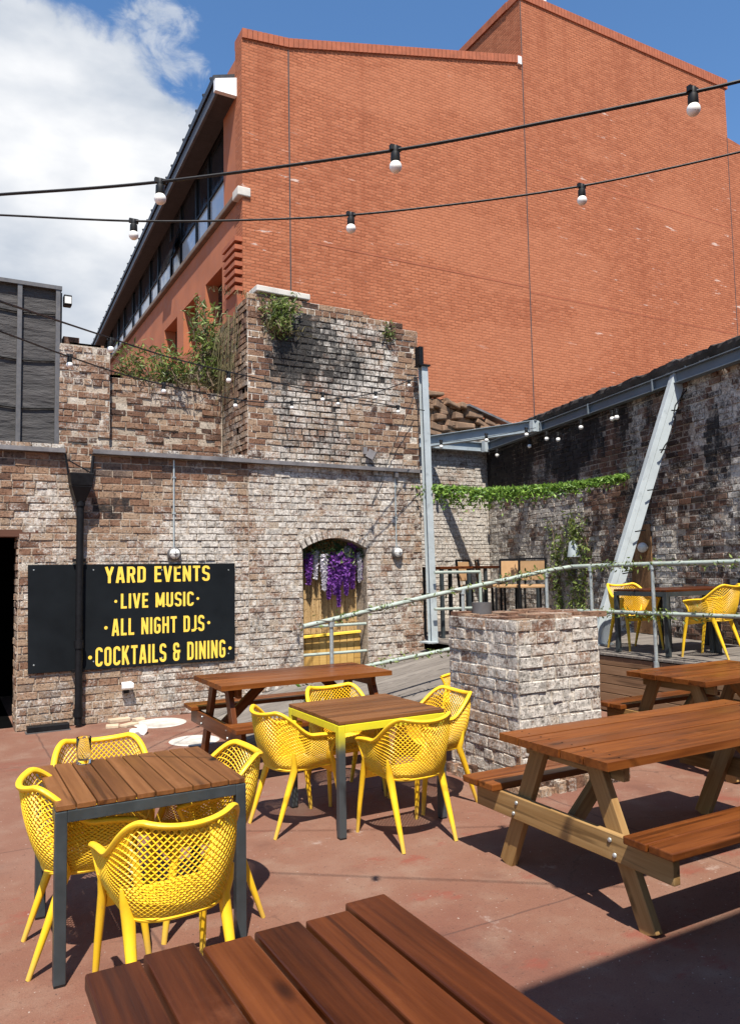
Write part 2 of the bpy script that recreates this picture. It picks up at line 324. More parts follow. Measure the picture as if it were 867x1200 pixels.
def screen_mat():
    m, t, b = newmat('black_mesh_fabric')
    n = noise(t, pos(t, (2.0, 2.0, 9.0)), 1.0, 6.0, 0.6); n2 = noise(t, pos(t), 60.0, 3.0)
    c = ramp(t, n, [(0.3, (0.030, 0.028, 0.028)), (0.7, (0.060, 0.055, 0.054))])
    L(t, c, b.inputs['Base Color']); b.inputs['Roughness'].default_value = 0.8
    bump(t, b, math_(t, 'ADD', math_(t, 'MULTIPLY', n, 2.0), math_(t, 'MULTIPLY', n2, 0.2)), 0.8, 0.03)
    return m
M['mesh_fabric'] = screen_mat()
def table_frame_mat():
    m, t, b = newmat('yellow_sprayed_steel')
    sx = N(t, 'ShaderNodeSeparateXYZ'); L(t, objc(t), sx.inputs[0])
    n = noise(t, objc(t), 9.0, 5.0)
    v = math_(t, 'ADD', sx.outputs[2], math_(t, 'MULTIPLY', math_(t, 'SUBTRACT', n, 0.5), 0.12))
    c = mixc(t, maprange(t, v, 0.52, 0.73), (0.045, 0.055, 0.06), (0.62, 0.55, 0.02))
    L(t, c, b.inputs['Base Color']); b.inputs['Roughness'].default_value = 0.45; return m
M['sprayed'] = table_frame_mat()
def leafmat(name, dark, light, rough=0.5):
    m, t, b = newmat(name)
    n = noise(t, pos(t), 14.0, 3.0); tint = attr(t, 'tint')
    v = math_(t, 'ADD', math_(t, 'MULTIPLY', n, 0.4), math_(t, 'MULTIPLY', tint, 0.6))
    c = ramp(t, v, [(0.2, dark), (0.8, light)])
    L(t, c, b.inputs['Base Color']); b.inputs['Roughness'].default_value = rough
    tr = N(t, 'ShaderNodeBsdfTranslucent'); L(t, c, tr.inputs[0])
    ms = N(t, 'ShaderNodeMixShader', i_0=0.3); L(t, b.outputs[0], ms.inputs[1]); L(t, tr.outputs[0], ms.inputs[2])
    L(t, ms.outputs[0], t.nodes['Material Output'].inputs[0]); return m
M['leaf'] = leafmat('green_leaf', (0.050, 0.085, 0.016), (0.23, 0.29, 0.065))
M['ivy'] = leafmat('ivy_leaf', (0.05, 0.13, 0.015), (0.30, 0.46, 0.08))
M['dry'] = leafmat('dry_grass', (0.06, 0.055, 0.022), (0.17, 0.145, 0.06), 0.8)
M['purple'] = leafmat('purple_petal', (0.10, 0.02, 0.19), (0.33, 0.10, 0.50), 0.6)
M['white_petal'] = leafmat('white_petal', (0.50, 0.46, 0.52), (0.82, 0.80, 0.82), 0.6)
M['dark_green'] = leafmat('dark_leaf', (0.015, 0.04, 0.012), (0.05, 0.11, 0.03))
def glassmat(name, col=(1, 1, 1), rough=0.0):
    m, t, b = newmat(name)
    b.inputs['Transmission Weight'].default_value = 1.0; b.inputs['Roughness'].default_value = rough
    b.inputs['Base Color'].default_value = (*col, 1); b.inputs['IOR'].default_value = 1.45; return m
M['glass'] = glassmat('clear_glass', (0.97, 0.98, 0.96))
M['pane'] = simple('painted_sky_glass', (0.52, 0.57, 0.60), 0.12, 0.25, var=0.08, nscale=0.6)  # pale colour stands in for sky reflected in the strip windows
M['pane_dark'] = simple('dark_window_glass', (0.012, 0.014, 0.017), 0.08, 0.0, var=0.2, nscale=1)  # near-black; on the strip windows' upper panes it paints the soffit shade

# ------------------------------------------------------------------ mesh builder
class MB:
    def __init__(s): s.v = []; s.f = []; s.m = []; s.t = []; s.w = []; s.s = []; s.sm = []
    def face(s, idx, mat=0, t=0.5, w=0.0, so=0.0, smooth=False):
        s.f.append(tuple(idx)); s.m.append(mat); s.t.append(t); s.w.append(w); s.s.append(so); s.sm.append(smooth)
    def quad(s, a, b, c, d, mat=0, t=0.5, w=0.0, so=0.0):
        n = len(s.v); s.v += [tuple(a), tuple(b), tuple(c), tuple(d)]; s.face((n, n+1, n+2, n+3), mat, t, w, so)
    def hexa(s, p, mat=0, t=None, w=0.0, so=0.0):
        """p: 8 points, bottom ring 0-3 then top ring 4-7 (both counter-clockwise seen from the top)"""
        n = len(s.v); s.v += [tuple(q) for q in p]
        if t is None: t = random.random()
        for f in ((3, 2, 1, 0), (4, 5, 6, 7), (0, 1, 5, 4), (1, 2, 6, 5), (2, 3, 7, 6), (3, 0, 4, 7)):
            s.face([n + i for i in f], mat, t, w, so)
    def box(s, a, b, mat=0, t=None, w=0.0, so=0.0):
        x0, y0, z0 = (min(a[i], b[i]) for i in range(3)); x1, y1, z1 = (max(a[i], b[i]) for i in range(3))
        s.hexa([(x0, y0, z0), (x1, y0, z0), (x1, y1, z0), (x0, y1, z0), (x0, y0, z1), (x1, y0, z1), (x1, y1, z1), (x0, y1, z1)], mat, t, w, so)
    def beam(s, a, b, wid, hei, up=(0, 0, 1), mat=0, t=None, w1=None, h1=None):
        """rectangular bar from a to b; wid across, hei along up"""
        a = Vector(a); b = Vector(b); d = (b - a).normalized(); up = Vector(up)
        r = d.cross(up).normalized(); u = r.cross(d).normalized()
        w1 = wid if w1 is None else w1; h1 = hei if h1 is None else h1
        P = []
        for c, ww, hh in ((a, wid, hei), (b, w1, h1)):
            P += [c - r*ww/2 - u*hh/2, c + r*ww/2 - u*hh/2, c + r*ww/2 + u*hh/2, c - r*ww/2 + u*hh/2]
        n = len(s.v); s.v += [tuple(q) for q in P]
        if t is None: t = random.random()
        for f in ((3, 2, 1, 0), (4, 5, 6, 7), (0, 1, 5, 4), (1, 2, 6, 5), (2, 3, 7, 6), (3, 0, 4, 7)): s.face([n + i for i in f][::-1], mat, t)
    def tube(s, pts, r, seg=8, mat=0, t=0.5, cap=True, flat=None):
        """tube along points; r number or list; flat=(ratio) squashes across"""
        pts = [Vector(p) for p in pts]; k = len(pts); rs = r if isinstance(r, (list, tuple)) else [r] * k
        base = len(s.v); prev = None
        for i, p in enumerate(pts):
            d = (pts[min(i+1, k-1)] - pts[max(i-1, 0)]).normalized()
            if prev is None:
                ref = Vector((0, 0, 1)) if abs(d.z) < 0.9 else Vector((1, 0, 0))
                x = d.cross(ref).normalized()
            else: x = (prev - d * prev.dot(d)).normalized()
            prev = x; y = d.cross(x).normalized()
            for j in range(seg):
                an = 2 * math.pi * j / seg
                s.v.append(tuple(p + (x * math.cos(an) + y * math.sin(an) * (flat or 1)) * rs[i]))
        for i in range(k - 1):
            for j in range(seg):
                a = base + i*seg + j; b = base + i*seg + (j+1) % seg
                s.face((a, b, b + seg, a + seg), mat, t, smooth=True)
        if cap:
            s.face([base + j for j in range(seg)][::-1], mat, t); s.face([base + (k-1)*seg + j for j in range(seg)], mat, t)
    def lathe(s, prof, c=(0, 0, 0), seg=20, mat=0, axis='z', t=0.5):
        base = len(s.v); c = Vector(c)
        for r, h in prof:
            for j in range(seg):
                an = 2*math.pi*j/seg; q = (r*math.cos(an), r*math.sin(an), h)
                if axis == 'y': q = (q[0], -q[2], q[1])
                s.v.append(tuple(c + Vector(q)))
        for i in range(len(prof) - 1):
            for j in range(seg):
                a = base + i*seg + j; b = base + i*seg + (j+1) % seg
                s.face((a, b, b+seg, a+seg), mat, t, smooth=True)
        s.face([base + j for j in range(seg)][::-1], mat, t); s.face([base + (len(prof)-1)*seg + j for j in range(seg)], mat, t)
    def leaf(s, c, size, mat=0, t=None, asp=0.6, nrm=None):
        c = Vector(c)
        a = Vector((random.gauss(0, 1), random.gauss(0, 1), random.gauss(0, 1))).normalized()
        b = a.orthogonal().normalized(); q = a.cross(b)
        an = random.random()*6.28; u = b*math.cos(an) + q*math.sin(an); v = a.cross(u)
        u *= size; v *= size * asp
        k = a * size * 0.12
        n = len(s.v); s.v += [tuple(c - u), tuple(c + v*0.6 - u*0.2 + k), tuple(c + u), tuple(c - v*0.6 - u*0.2 + k)]
        s.face((n, n+1, n+2, n+3), mat, random.random() if t is None else t)
    def build(s, name, mats, parent=None, bevel=0.0, loc=None, rotz=0.0, sharp=40, M_=None):
        me = bpy.data.meshes.new(name); me.from_pydata(s.v, [], s.f); 
        for mname in ([mats] if isinstance(mats, str) else mats): me.materials.append(M[mname])
        me.polygons.foreach_set('material_index', s.m); me.polygons.foreach_set('use_smooth', s.sm)
        for nm, data in (('tint', s.t), ('white', s.w), ('soot', s.s)):
            if nm != 'tint' and not any(data): continue
            at = me.attributes.new(nm, 'FLOAT', 'FACE'); at.data.foreach_set('value', data)
        me.update()
        if any(s.sm): me.set_sharp_from_angle(angle=rad(sharp))
        o = bpy.data.objects.new(name, me); COL.objects.link(o)
        if parent is not None: o.parent = parent
        if loc is not None: o.location = loc
        o.rotation_euler.z = rotz
        if bevel:
            bv = o.modifiers.new('bevel', 'BEVEL'); bv.width = bevel; bv.segments = 2; bv.limit_method = 'ANGLE'; bv.angle_limit = rad(40)
        return o
def tag(o, label=None, cat=None, group=None, kind=None):
    if label: o['label'] = label
    if cat: o['category'] = cat
    if group: o['group'] = group
    if kind: o['kind'] = kind
    return o
def empty(name, loc, label, cat, group=None, rotz=0.0):
    o = bpy.data.objects.new(name, None); COL.objects.link(o); o.location = loc; o.rotation_euler.z = rotz
    o.empty_display_size = 0.1
    return tag(o, label, cat, group)
def copy_tree(o, loc=None, rotz=None, label=None, parent=None):
    c = o.copy(); COL.objects.link(c); c.parent = parent
    for ch in o.children: copy_tree(ch, parent=c)
    if loc is not None: c.location = loc
    if rotz is not None: c.rotation_euler.z = rotz
    if label: c['label'] = label
    return c
def fbm(x, y, z=0.0, o=4): return mn.fractal((x, y, z), 0.9, 2.1, o)      # about -1..1
def sstep(a, b, x):
    x = max(0.0, min(1.0, (x - a) / (b - a))); return x*x*(3 - 2*x)

def brick_face(mb, O, U, Nn, u0, u1, z0, z1, attrs, holes=None, top=None, course=0.086, blen=0.240, gap=0.012, proud=0.010, jit=0.0055, bi=0, mi=1, miss=0.0):
    """lay real bricks on a face: O origin, U along, Nn outward. attrs(u,z)->(tint,white,soot,mortar_white,mortar_soot)"""
    O = Vector(O); U = Vector(U); Nn = Vector(Nn); Z = Vector((0, 0, 1))
    nc = int(round((z1 - z0) / course))
    for k in range(nc):
        za = z0 + k * course; zb = za + course; zm = (za + zb) / 2
        header = (k % 5 == 2)
        bl = blen / 2 if header else blen
        u = u0 - (blen * 0.5 if k % 2 else 0.0) - (blen * 0.25 if header else 0)
        cells = []
        while u < u1:
            l = bl * random.uniform(0.92, 1.08)
            cells.append((max(u, u0), min(u + l, u1))); u += l
        hs = holes(zm) if holes else []
        for a, b in cells:
            segs = [(a, b)]
            for (ha, hb) in hs:
                ns = []
                for (p, q) in segs:
                    if q <= ha or p >= hb: ns.append((p, q)); continue
                    if p < ha: ns.append((p, ha))
                    if q > hb: ns.append((hb, q))
                segs = ns
            for (p, q) in segs:
                if q - p < 0.02: continue
                um = (p + q) / 2
                if top and zb > top(um) + 0.02: continue
                t, wv, sv, mw, ms = attrs(um, zm)
                # mortar bed
                mb.quad(O + U*p + Z*za, O + U*q + Z*za, O + U*q + Z*zb, O + U*p + Z*zb, mi, random.random(), mw, ms)
                if random.random() < miss: continue
                g = gap/2 + random.uniform(-0.0015, 0.003) + (0.0025 if ms > 0.5 else 0); pr = proud + random.uniform(-jit, jit) * 1.5
                j = lambda: random.uniform(-jit, jit) * 0.6
                c4 = [(p + g + j(), za + g + j()), (q - g + j(), za + g + j()), (q - g + j(), zb - g + j()), (p + g + j(), zb - g + j())]
                e = 0.005
                cu = um; inn = [(x + (e if x < cu else -e), y + (e if y < zm else -e)) for x, y in c4]
                tilt = random.uniform(-jit, jit) * 0.7
                n = len(mb.v)
                for (x, y) in c4: mb.v.append(tuple(O + U*x + Z*y + Nn*0.0005))
                for (x, y) in c4: mb.v.append(tuple(O + U*x + Z*y + Nn*(pr*0.7)))
                for (x, y) in inn: mb.v.append(tuple(O + U*x + Z*y + Nn*(pr + (tilt if x < cu else -tilt))))
                mb.face((n+8, n+9, n+10, n+11), bi, t, wv, sv)
                for i in range(4):
                    i2 = (i+1) % 4
                    mb.face((n+i, n+i2, n+4+i2, n+4+i), bi, t, wv, sv)
                    mb.face((n+4+i, n+4+i2, n+8+i2, n+8+i), bi, t, wv, sv)

def prism_xz(mb, outline, holes, y0, y1, mat=0, so=0.0, w=0.0):
    """solid wall: outline (x,z) with holes, between y0 (front) and y1"""
    bm = bmesh.new(); es = []; loops = [outline] + holes
    for lp in loops:
        vs = [bm.verts.new((x, 0, z)) for x, z in lp]
        es += [bm.edges.new((vs[i], vs[(i+1) % len(vs)])) for i in range(len(vs))]
    bmesh.ops.triangle_fill(bm, edges=es, use_beauty=True)
    bm.verts.index_update()
    fs = [[(v.co.x, v.co.z) for v in f.verts] for f in bm.faces]; bm.free()
    for f in fs:
        for y in (y0, y1):
            n = len(mb.v); mb.v += [(x, y, z) for x, z in f]; mb.face(range(n, n+len(f)), mat, 0.4, w, so)
    for lp in loops:
        for i in range(len(lp)):
            (xa, za), (xb, zb) = lp[i], lp[(i+1) % len(lp)]
            mb.quad((xa, y0, za), (xb, y0, zb), (xb, y1, zb), (xa, y1, za), mat, 0.4, w, so)

def bar_obj(name, a, b, wid, hei, mat, parent, up=(0, 0, 1), bevel=0.004, ext=0.0):
    """one timber or steel bar as its own object, mesh along local X"""
    a = Vector(a); b = Vector(b); d = b - a; ln = d.length; d.normalize(); up = Vector(up)
    y = up.cross(d).normalized(); z = d.cross(y).normalized()
    mb = MB(); mb.box((-ext, -wid/2, -hei/2), (ln + ext, wid/2, hei/2))
    o = mb.build(name, mat, parent, bevel=bevel)
    m = Matrix((d, y, z)).transposed().to_4x4(); m.translation = a
    o.matrix_local = m
    return o

# ------------------------------------------------------------------ ground
g = MB(); g.quad((-70, -50, 0), (90, -50, 0), (90, 110, 0), (-70, 110, 0))
tag(g.build('ground', 'ground'), kind='structure')

WY = 9.62          # plane of the yard wall and tower front
TX0, TX1 = 3.5, 6.2
WX0, WX1 = 4.27, 5.26
def arch_top(x):
    c = (WX0 + WX1) / 2; hw = (WX1 - WX0) / 2
    return 2.04 + 0.15 * (1 - ((x - c) / hw) ** 2)
# ------------------------------------------------------------------ front wall
def front_attrs(u, z):
    n = fbm(u*0.9, z*0.9, 1.0); n2 = fbm(u*2.3, z*2.3, 5.0)
    white = 0.27 + 0.34 * sstep(0.6, 3.0, u) + 0.42 * n + 0.20 * n2
    # chalky bloom right of the sign and round the drain
    white += 0.75 * math.exp(-((u-2.85)/0.3)**2 - ((z-2.2)/0.45)**2) + 0.7 * math.exp(-((u-1.15)/0.35)**2 - ((z-2.55)/0.3)**2)
    white -= 0.40 * sstep(2.75, 3.1, z)
    white -= 0.3 * math.exp(-((u-1.9)/0.5)**2 - ((z-2.4)/0.45)**2)
    soot = -0.02 + 0.36 * fbm(u*1.4, z*1.4, 9.0) + 0.9 * math.exp(-((u-1.75)/0.2)**2 - ((z-2.55)/0.17)**2)
    soot += 0.15 * (1 - sstep(0.0, 0.5, z))
    t = random.betavariate(3.2, 2.0)
    if z > 2.95: t = random.uniform(0.1, 0.6) if random.random() < 0.7 else 0.98
    return t, white, soot, 0.25 + 0.2*n, soot*0.5 + 0.05
fw = empty('brick_wall', (0.0, WY, 0.0), 'long pale weathered brick yard wall carrying the black events sign beside a dark doorway', 'wall')
mb = MB()
DX = 0.74; DZ = 2.2
def front_holes(z):
    return [(-0.6, DX)] if z < DZ else ([(-0.75, 0.95)] if z < DZ + 0.075 else [])
def tooth(u): return 3.2
brick_face(mb, (0, WY, 0), (1, 0, 0), (0, -1, 0), -2.6, TX0, 0.0, 3.225, front_attrs, holes=front_holes, miss=0.006)
prism_xz(mb, [(-2.6, -0.05), (-0.6, -0.05), (-0.6, DZ), (DX, DZ), (DX, -0.05), (TX0-0.002, -0.05), (TX0-0.002, 3.215), (-2.6, 3.215)], [], WY+0.003, WY+0.42, 1)
# reveal bricks of the doorway
brick_face(mb, (DX, WY, 0), (0, 1, 0), (-1, 0, 0), 0.0, 0.4, 0.0, DZ, front_attrs)
def place_local(o, parent):
    o.parent = parent; o.matrix_parent_inverse = Matrix.Translation(-parent.location)
    return o
wallo = place_local(mb.build('masonry', ['brick', 'mortar']), fw)
def child(mbx, name, mats, parent, **k):
    o = mbx.build(name, mats, None, **k); return place_local(o, parent)
mb = MB(); mb.box((-0.75, WY-0.012, DZ-0.01), (0.95, WY+0.2, DZ+0.075)); child(mb, 'lintel', 'lintel', fw, bevel=0.006)
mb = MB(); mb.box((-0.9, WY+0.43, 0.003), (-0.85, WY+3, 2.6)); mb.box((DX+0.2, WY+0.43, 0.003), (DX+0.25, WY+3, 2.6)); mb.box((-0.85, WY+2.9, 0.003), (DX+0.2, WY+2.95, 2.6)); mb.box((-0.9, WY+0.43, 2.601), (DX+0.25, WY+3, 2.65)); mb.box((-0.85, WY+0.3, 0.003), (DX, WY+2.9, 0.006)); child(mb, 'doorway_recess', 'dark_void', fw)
# flat coping and gutter strip, open at the drain hopper
mb = MB()
for a, b in ((-2.6, 1.22), (1.53, TX0)):
    k = a; mb = MB()
    while k < b - 0.01:
        e = min(k + random.uniform(0.205, 0.225), b)
        mb.box((k + 0.004, WY - 0.03, 3.228), (e - 0.004, WY + 0.43, 3.285), 0, random.random(), 0.3 + 0.3*random.random(), 0.0); k = e
    child(mb, 'coping', ['brick', 'mortar'], fw, bevel=0.006)
for a, b in ((-2.6, 1.22), (1.53, 3.5)):
    mb = MB()
    mb.beam((a, WY-0.05, 3.20), (b, WY-0.05, 3.19), 0.09, 0.025, t=0.5)
    mb.beam((a, WY-0.09, 3.215), (b, WY-0.09, 3.205), 0.012, 0.05, t=0.5); child(mb, 'gutter', 'lead', fw)

# ------------------------------------------------------------------ tower (ruined brick block)
def tower_top(u):
    return 5.50 - 0.04*(u-TX0)/2.7 + (-0.07 if u > 5.55 else 0.0) + (0.05 if 4.25 < u < 5.3 else 0) + 0.02*fbm(u*3, 2.0)
def tower_attrs(u, z):
    n = fbm(u*0.8, z*0.8, 11.0); n2 = fbm(u*2.1, z*2.1, 15.0)
    up = sstep(2.9, 3.5, z)
    white = 0.72 + 0.36*n + 0.24*n2
    edge = max(1 - sstep(3.72, 3.95, u), sstep(5.72, 5.9, u + 0.1*n2)) * up
    edge = max(edge, sstep(5.35, 5.19, z) * 0 + sstep(5.26, 5.36, z))
    patch = math.exp(-((u-5.45)/0.42)**4 - ((z-3.75)/0.36)**4)
    edge = max(edge, patch)
    white -= 0.70*edge
    if z < 2.9 and u > 5.75: white -= 0.18
    soot = 0.0 + 0.50*fbm(u*1.2, z*0.7, 21.0) + 0.36*up*(1-edge)
    soot += 0.85*math.exp(-((u-4.15)/0.42)**2 - ((z-4.75)/0.5)**2)*up + 0.3*math.exp(-((u-5.55)/0.16)**2 - ((z-5.0)/0.3)**2)
    mw = 0.25 + 0.45*edge - 0.4*up*(1-edge)
    ms = -0.05 + 0.95*up*(1-edge) + 0.2*fbm(u*2, z*2, 3.0) + 0.1
    t = random.uniform(0.05, 0.75) if edge > 0.5 else random.betavariate(2, 2)
    return t, white, soot, mw, ms
def tower_holes(z):
    if z < 0.02: return []
    if z < 2.04: return [(WX0, WX1)]
    if z < 2.32:
        # arch ring sits here: keep coursed bricks out of it
        c = (WX0+WX1)/2; hw = (WX1-WX0)/2
        rise = z - 0.115 - 2.04
        if rise < 0: return [(WX0-0.03, WX1+0.03)]
        k = 1 - rise/0.15
        return [(c - hw*math.sqrt(k)-0.02, c + hw*math.sqrt(k)+0.02)] if k > 0 else []
    return []
tw = empty('ruined_brick_tower', (TX0, WY, 0), 'tall ruined block of sooty whitewashed brick with an arched window and plants on top', 'ruin')
mb = MB()
brick_face(mb, (0, WY, 0), (1, 0, 0), (0, -1, 0), TX0, TX1, 0.0, 5.625, tower_attrs, holes=tower_holes, top=tower_top, miss=0.012, jit=0.006)
arc = [(WX1 - (WX1-WX0)*i/10, arch_top(WX1 - (WX1-WX0)*i/10)) for i in range(11)]
prism_xz(mb, [(TX0, -0.05), (TX1, -0.05), (TX1, 5.32), (5.5, 5.36), (5.3, 5.42), (4.3, 5.44), (TX0, 5.44)],
         [[(WX0, 0.0), (WX1, 0.0)] + arc], WY+0.003, WY+0.45, 1, so=0.45)
# voussoirs
c = (WX0+WX1)/2
for i in range(13):
    x = WX0 - 0.01 + (WX1-WX0+0.02)*(i+0.5)/13; z = arch_top(max(WX0, min(WX1, x)))
    sl = -0.30*(x-c)/((WX1-WX0)/2)**2 * 1.0
    n = Vector((-sl, 0, 1)).normalized(); a = Vector((x, WY-0.006+random.uniform(-.004, .004), z)) ; b = a + n*0.112
    t0 = random.random()
    n0 = len(mb.f); mb.beam(a + n*0.004, b, 0.067, 0.04, up=(0, 1, 0), mat=0, t=t0)
    for q in range(n0, len(mb.f)): mb.w[q] = 0.55 + 0.2*random.random(); mb.s[q] = 0.05
# jagged loose bricks along the broken top
u = TX0 + 0.02
while u < TX1 - 0.1:
    l = random.choice((0.11, 0.22, 0.22)); h = random.choice((0, 0.065, 0.065, 0.13))
    zt = 5.40 if u < 5.4 else 5.33
    for q in range(int(h/0.065 + 0.1)):
        dy = random.uniform(0.0, 0.12)
        mb.box((u, WY+dy, zt+q*0.07), (u+l-0.012, WY+dy+0.2, zt+q*0.07+0.062), 0, random.random()*0.7, random.uniform(-0.2, 0.4), 0.1)
    u += l
# left side (in shade) and right side
def side_attrs(u, z):
    n = fbm(u*0.9, z*0.9, 31.0)
    return random.betavariate(2, 2), 0.22 + 0.4*n - 0.3*sstep(4.9, 5.4, z), 0.22 + 0.35*fbm(u*2.2, z*0.8, 33.0), 0.1, 0.35
def side_top(u): return 5.5 - 0.14*u - 0.12*abs(fbm(u*2, 7.0))
brick_face(mb, (TX0, WY, 0), (0, 1, 0), (-1, 0, 0), 0.0, 3.4, 3.2, 5.55, side_attrs, holes=lambda z: [(1.75, 2.95)] if z < 4.42 else [], top=side_top, miss=0.02, jit=0.007)
for (ya, yb, za, zb) in ((WY+0.45, WY+1.75, 0, 5.15), (WY+1.75, WY+2.95, 4.42, 5.0), (WY+2.95, WY+3.4, 0, 4.9)):
    mb.box((TX0+0.003, ya, za), (TX0+0.4, yb, zb), 1, 0.4, 0.0, 0.5)
brick_face(mb, (TX1, WY, 0), (0, 1, 0), (1, 0, 0), 0.0, 3.6, 0.0, 5.3, side_attrs, top=lambda u: 5.35 - 0.1*u, miss=0.01)
mb.box((TX1-0.4, WY+0.452, 0), (TX1-0.003, WY+3.6, 4.9), 1, 0.4, 0, 0.5)
mb.box((TX0+0.41, WY+3.0, 0), (TX1-0.41, WY+3.4, 4.8), 1, 0.4, 0, 0.5)
child(mb, 'masonry', ['brick', 'mortar'], tw)
mb = MB(); mb.beam((3.62, WY+0.10, 5.58), (4.42, WY+0.12, 5.575), 0.3, 0.085); child(mb, 'cap_slab', 'stone', tw, bevel=0.012)
mb = MB()
for i in range(9):
    y = WY+1.78+i*0.13; mb.box((TX0+0.1, y, 3.2), (TX0+0.13, y+0.124, 4.38))
mb.box((TX0+0.06, WY+1.76, 4.3), (TX0+0.1, WY+2.95, 4.41)); mb.box((TX0+0.06, WY+1.76, 3.2), (TX0+0.1, WY+1.85, 4.3))
child(mb, 'timber_door', 'old_door', tw)
mb = MB(); mb.beam((TX0-0.03, WY-0.05, 3.205), (TX1-0.02, WY-0.05, 3.185), 0.07, 0.05); mb.beam((5.75, WY-0.05, 3.2), (5.75, WY-0.05, 3.08), 0.05, 0.05, up=(0, 1, 0)); child(mb, 'cable_tray', 'lead', tw)
# iron stub on the face
mb = MB(); mb.beam((5.28, WY-0.06, 3.42), (5.36, WY-0.12, 3.36), 0.05, 0.12); mb.beam((5.26, WY-0.02, 3.40), (5.26, WY-0.02, 3.5), 0.06, 0.03, up=(0, 1, 0)); child(mb, 'iron_stub', 'lead', tw)
# window filling
mb = MB()
x = WX0 + 0.012
while x < WX1 - 0.02:
    r = random.uniform(0.008, 0.013); mb.tube([(x, WY+0.28 + random.uniform(-.008, .008), 0.86), (x + random.uniform(-.015, .015), WY+0.28, 2.18)], r, 5, t=random.random(), cap=False); x += r*1.75
for z in (1.0, 1.35, 1.7, 2.0): mb.tube([(WX0, WY+0.266, z), (WX1, WY+0.266, z+0.01)], 0.004, 4, t=0.1)
child(mb, 'reed_screen', 'reed', tw)
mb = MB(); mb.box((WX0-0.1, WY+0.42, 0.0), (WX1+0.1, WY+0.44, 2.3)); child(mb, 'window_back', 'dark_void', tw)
hb = empty('half_door', (WX0, WY+0.2, 0.2), 'low yellow pine plank half door filling the foot of the arched window', 'half door')
mb = MB()
for i in range(9):
    xx = 0.01 + i*0.108; mb.box((xx, 0, 0.0), (xx+0.1, 0.025, 0.60 + 0.004*i))
pd = mb.build('planks', 'pine', hb, bevel=0.003)
bar_obj('top_rail', (0.0, -0.01, 0.63), (0.97, -0.01, 0.665), 0.06, 0.035, 'sign_text', hb)
gb = empty('window_guard', (WX0, WY+0.05, 0.0), 'two pale tube bars fixed across the arched window opening', 'guard rail')
for z in (0.60, 0.98):
    mb = MB(); mb.tube([(0.0, 0, z), (0.99, 0, z)], 0.021, 8); mb.build('bar', 'rail_pale', gb)

# ------------------------------------------------------------------ set back ruin wall (upper left)
def ruin_attrs(u, z):
    n = fbm(u*1.1, z*1.1, 41.0)
    low = sstep(4.25, 3.9, z) * sstep(1.9, 2.0, u)
    return random.betavariate(1.6, 2.0)*0.8, 0.34 + 0.35*n - 0.12*low, -0.15 + 0.3*fbm(u*1.6, z*1.2, 43.0) + 0.12*low, 0.35 - 0.3*low, 0.05 + 0.1*low
rb = empty('brick_wall', (1.9, 10.6, 0), 'broken stub of red and cream brick wall behind the yard wall, plants along its top', 'wall')
mb = MB()
brick_face(mb, (0, 10.5, 0), (1, 0, 0), (0, -1, 0), 1.25, 1.89, 3.2, 4.78, ruin_attrs, miss=0.02, jit=0.007)
mb.box((1.26, 10.503, 0), (1.885, 11.0, 4.76), 1, 0.4, 0.2, 0)
brick_face(mb, (0, 10.62, 0), (1, 0, 0), (0, -1, 0), 1.89, 3.46, 3.2, 4.48, ruin_attrs, top=lambda u: 4.46 - 0.06*(u-1.9) + 0.05*fbm(u*4, 1.0), miss=0.03, jit=0.009)
mb.box((1.89, 10.623, 0), (3.48, 11.0, 4.3), 1, 0.4, 0.1, 0.1)
for _ in range(26):
    x = random.uniform(1.3, 3.3); zt = 4.77 if x < 1.8 else 4.32
    mb.box((x, 10.65, zt), (x+random.choice((.1, .2)), 10.8, zt+random.choice((.06, .06, .13))), 0, random.random()*.7, random.uniform(-.2, .3), 0)
child(mb, 'masonry', ['brick', 'mortar'], rb)

# ------------------------------------------------------------------ black screened structure far left
sc_ = empty('mesh_screen', (0.5, 10.5, 3.2), 'black fabric screen in a grey metal frame above the yard wall', 'screen')
mb = MB(); mb.box((-1.2, 10.55, 3.2), (1.22, 10.58, 5.46)); child(mb, 'fabric', 'mesh_fabric', sc_)
mb = MB()
for i in range(3):
    z = 3.9 + i*0.62
    pts = [(x/10*2.4 - 1.2, 10.53, z - 0.03*math.sin(x/10*math.pi*3)) for x in range(11)]
    mb.tube(pts, 0.012, 5)
child(mb, 'fold_lines', 'black', sc_)
for x in (-1.15, 0.78, 1.235):
    bar_o = MB(); bar_o.box((x-0.028, 10.49, 3.25), (x+0.028, 10.545, 5.47)); child(bar_o, 'upright', 'fascia_grey', sc_, bevel=0.004)
mb = MB(); mb.box((-1.2, 10.48, 5.46), (1.28, 10.6, 5.51)); child(mb, 'top_rail', 'fascia_grey', sc_)
mb = MB(); mb.box((1.265, 10.56, 3.3), (1.29, 12.2, 5.45)); child(mb, 'return_panel', 'mesh_fabric', sc_)
fl = empty('floodlight', (1.32, 10.45, 5.3), 'small black floodlight at the top corner of the black fabric screen', 'light')
mb = MB(); mb.box((-0.03, -0.06, -0.06), (0.07, 0.06, 0.08)); mb.build('body', 'black', fl, bevel=0.01)
mb = MB(); mb.box((-0.02, -0.075, -0.04), (0.06, -0.062, 0.05)); mb.build('lens', 'lamp_glass', fl)

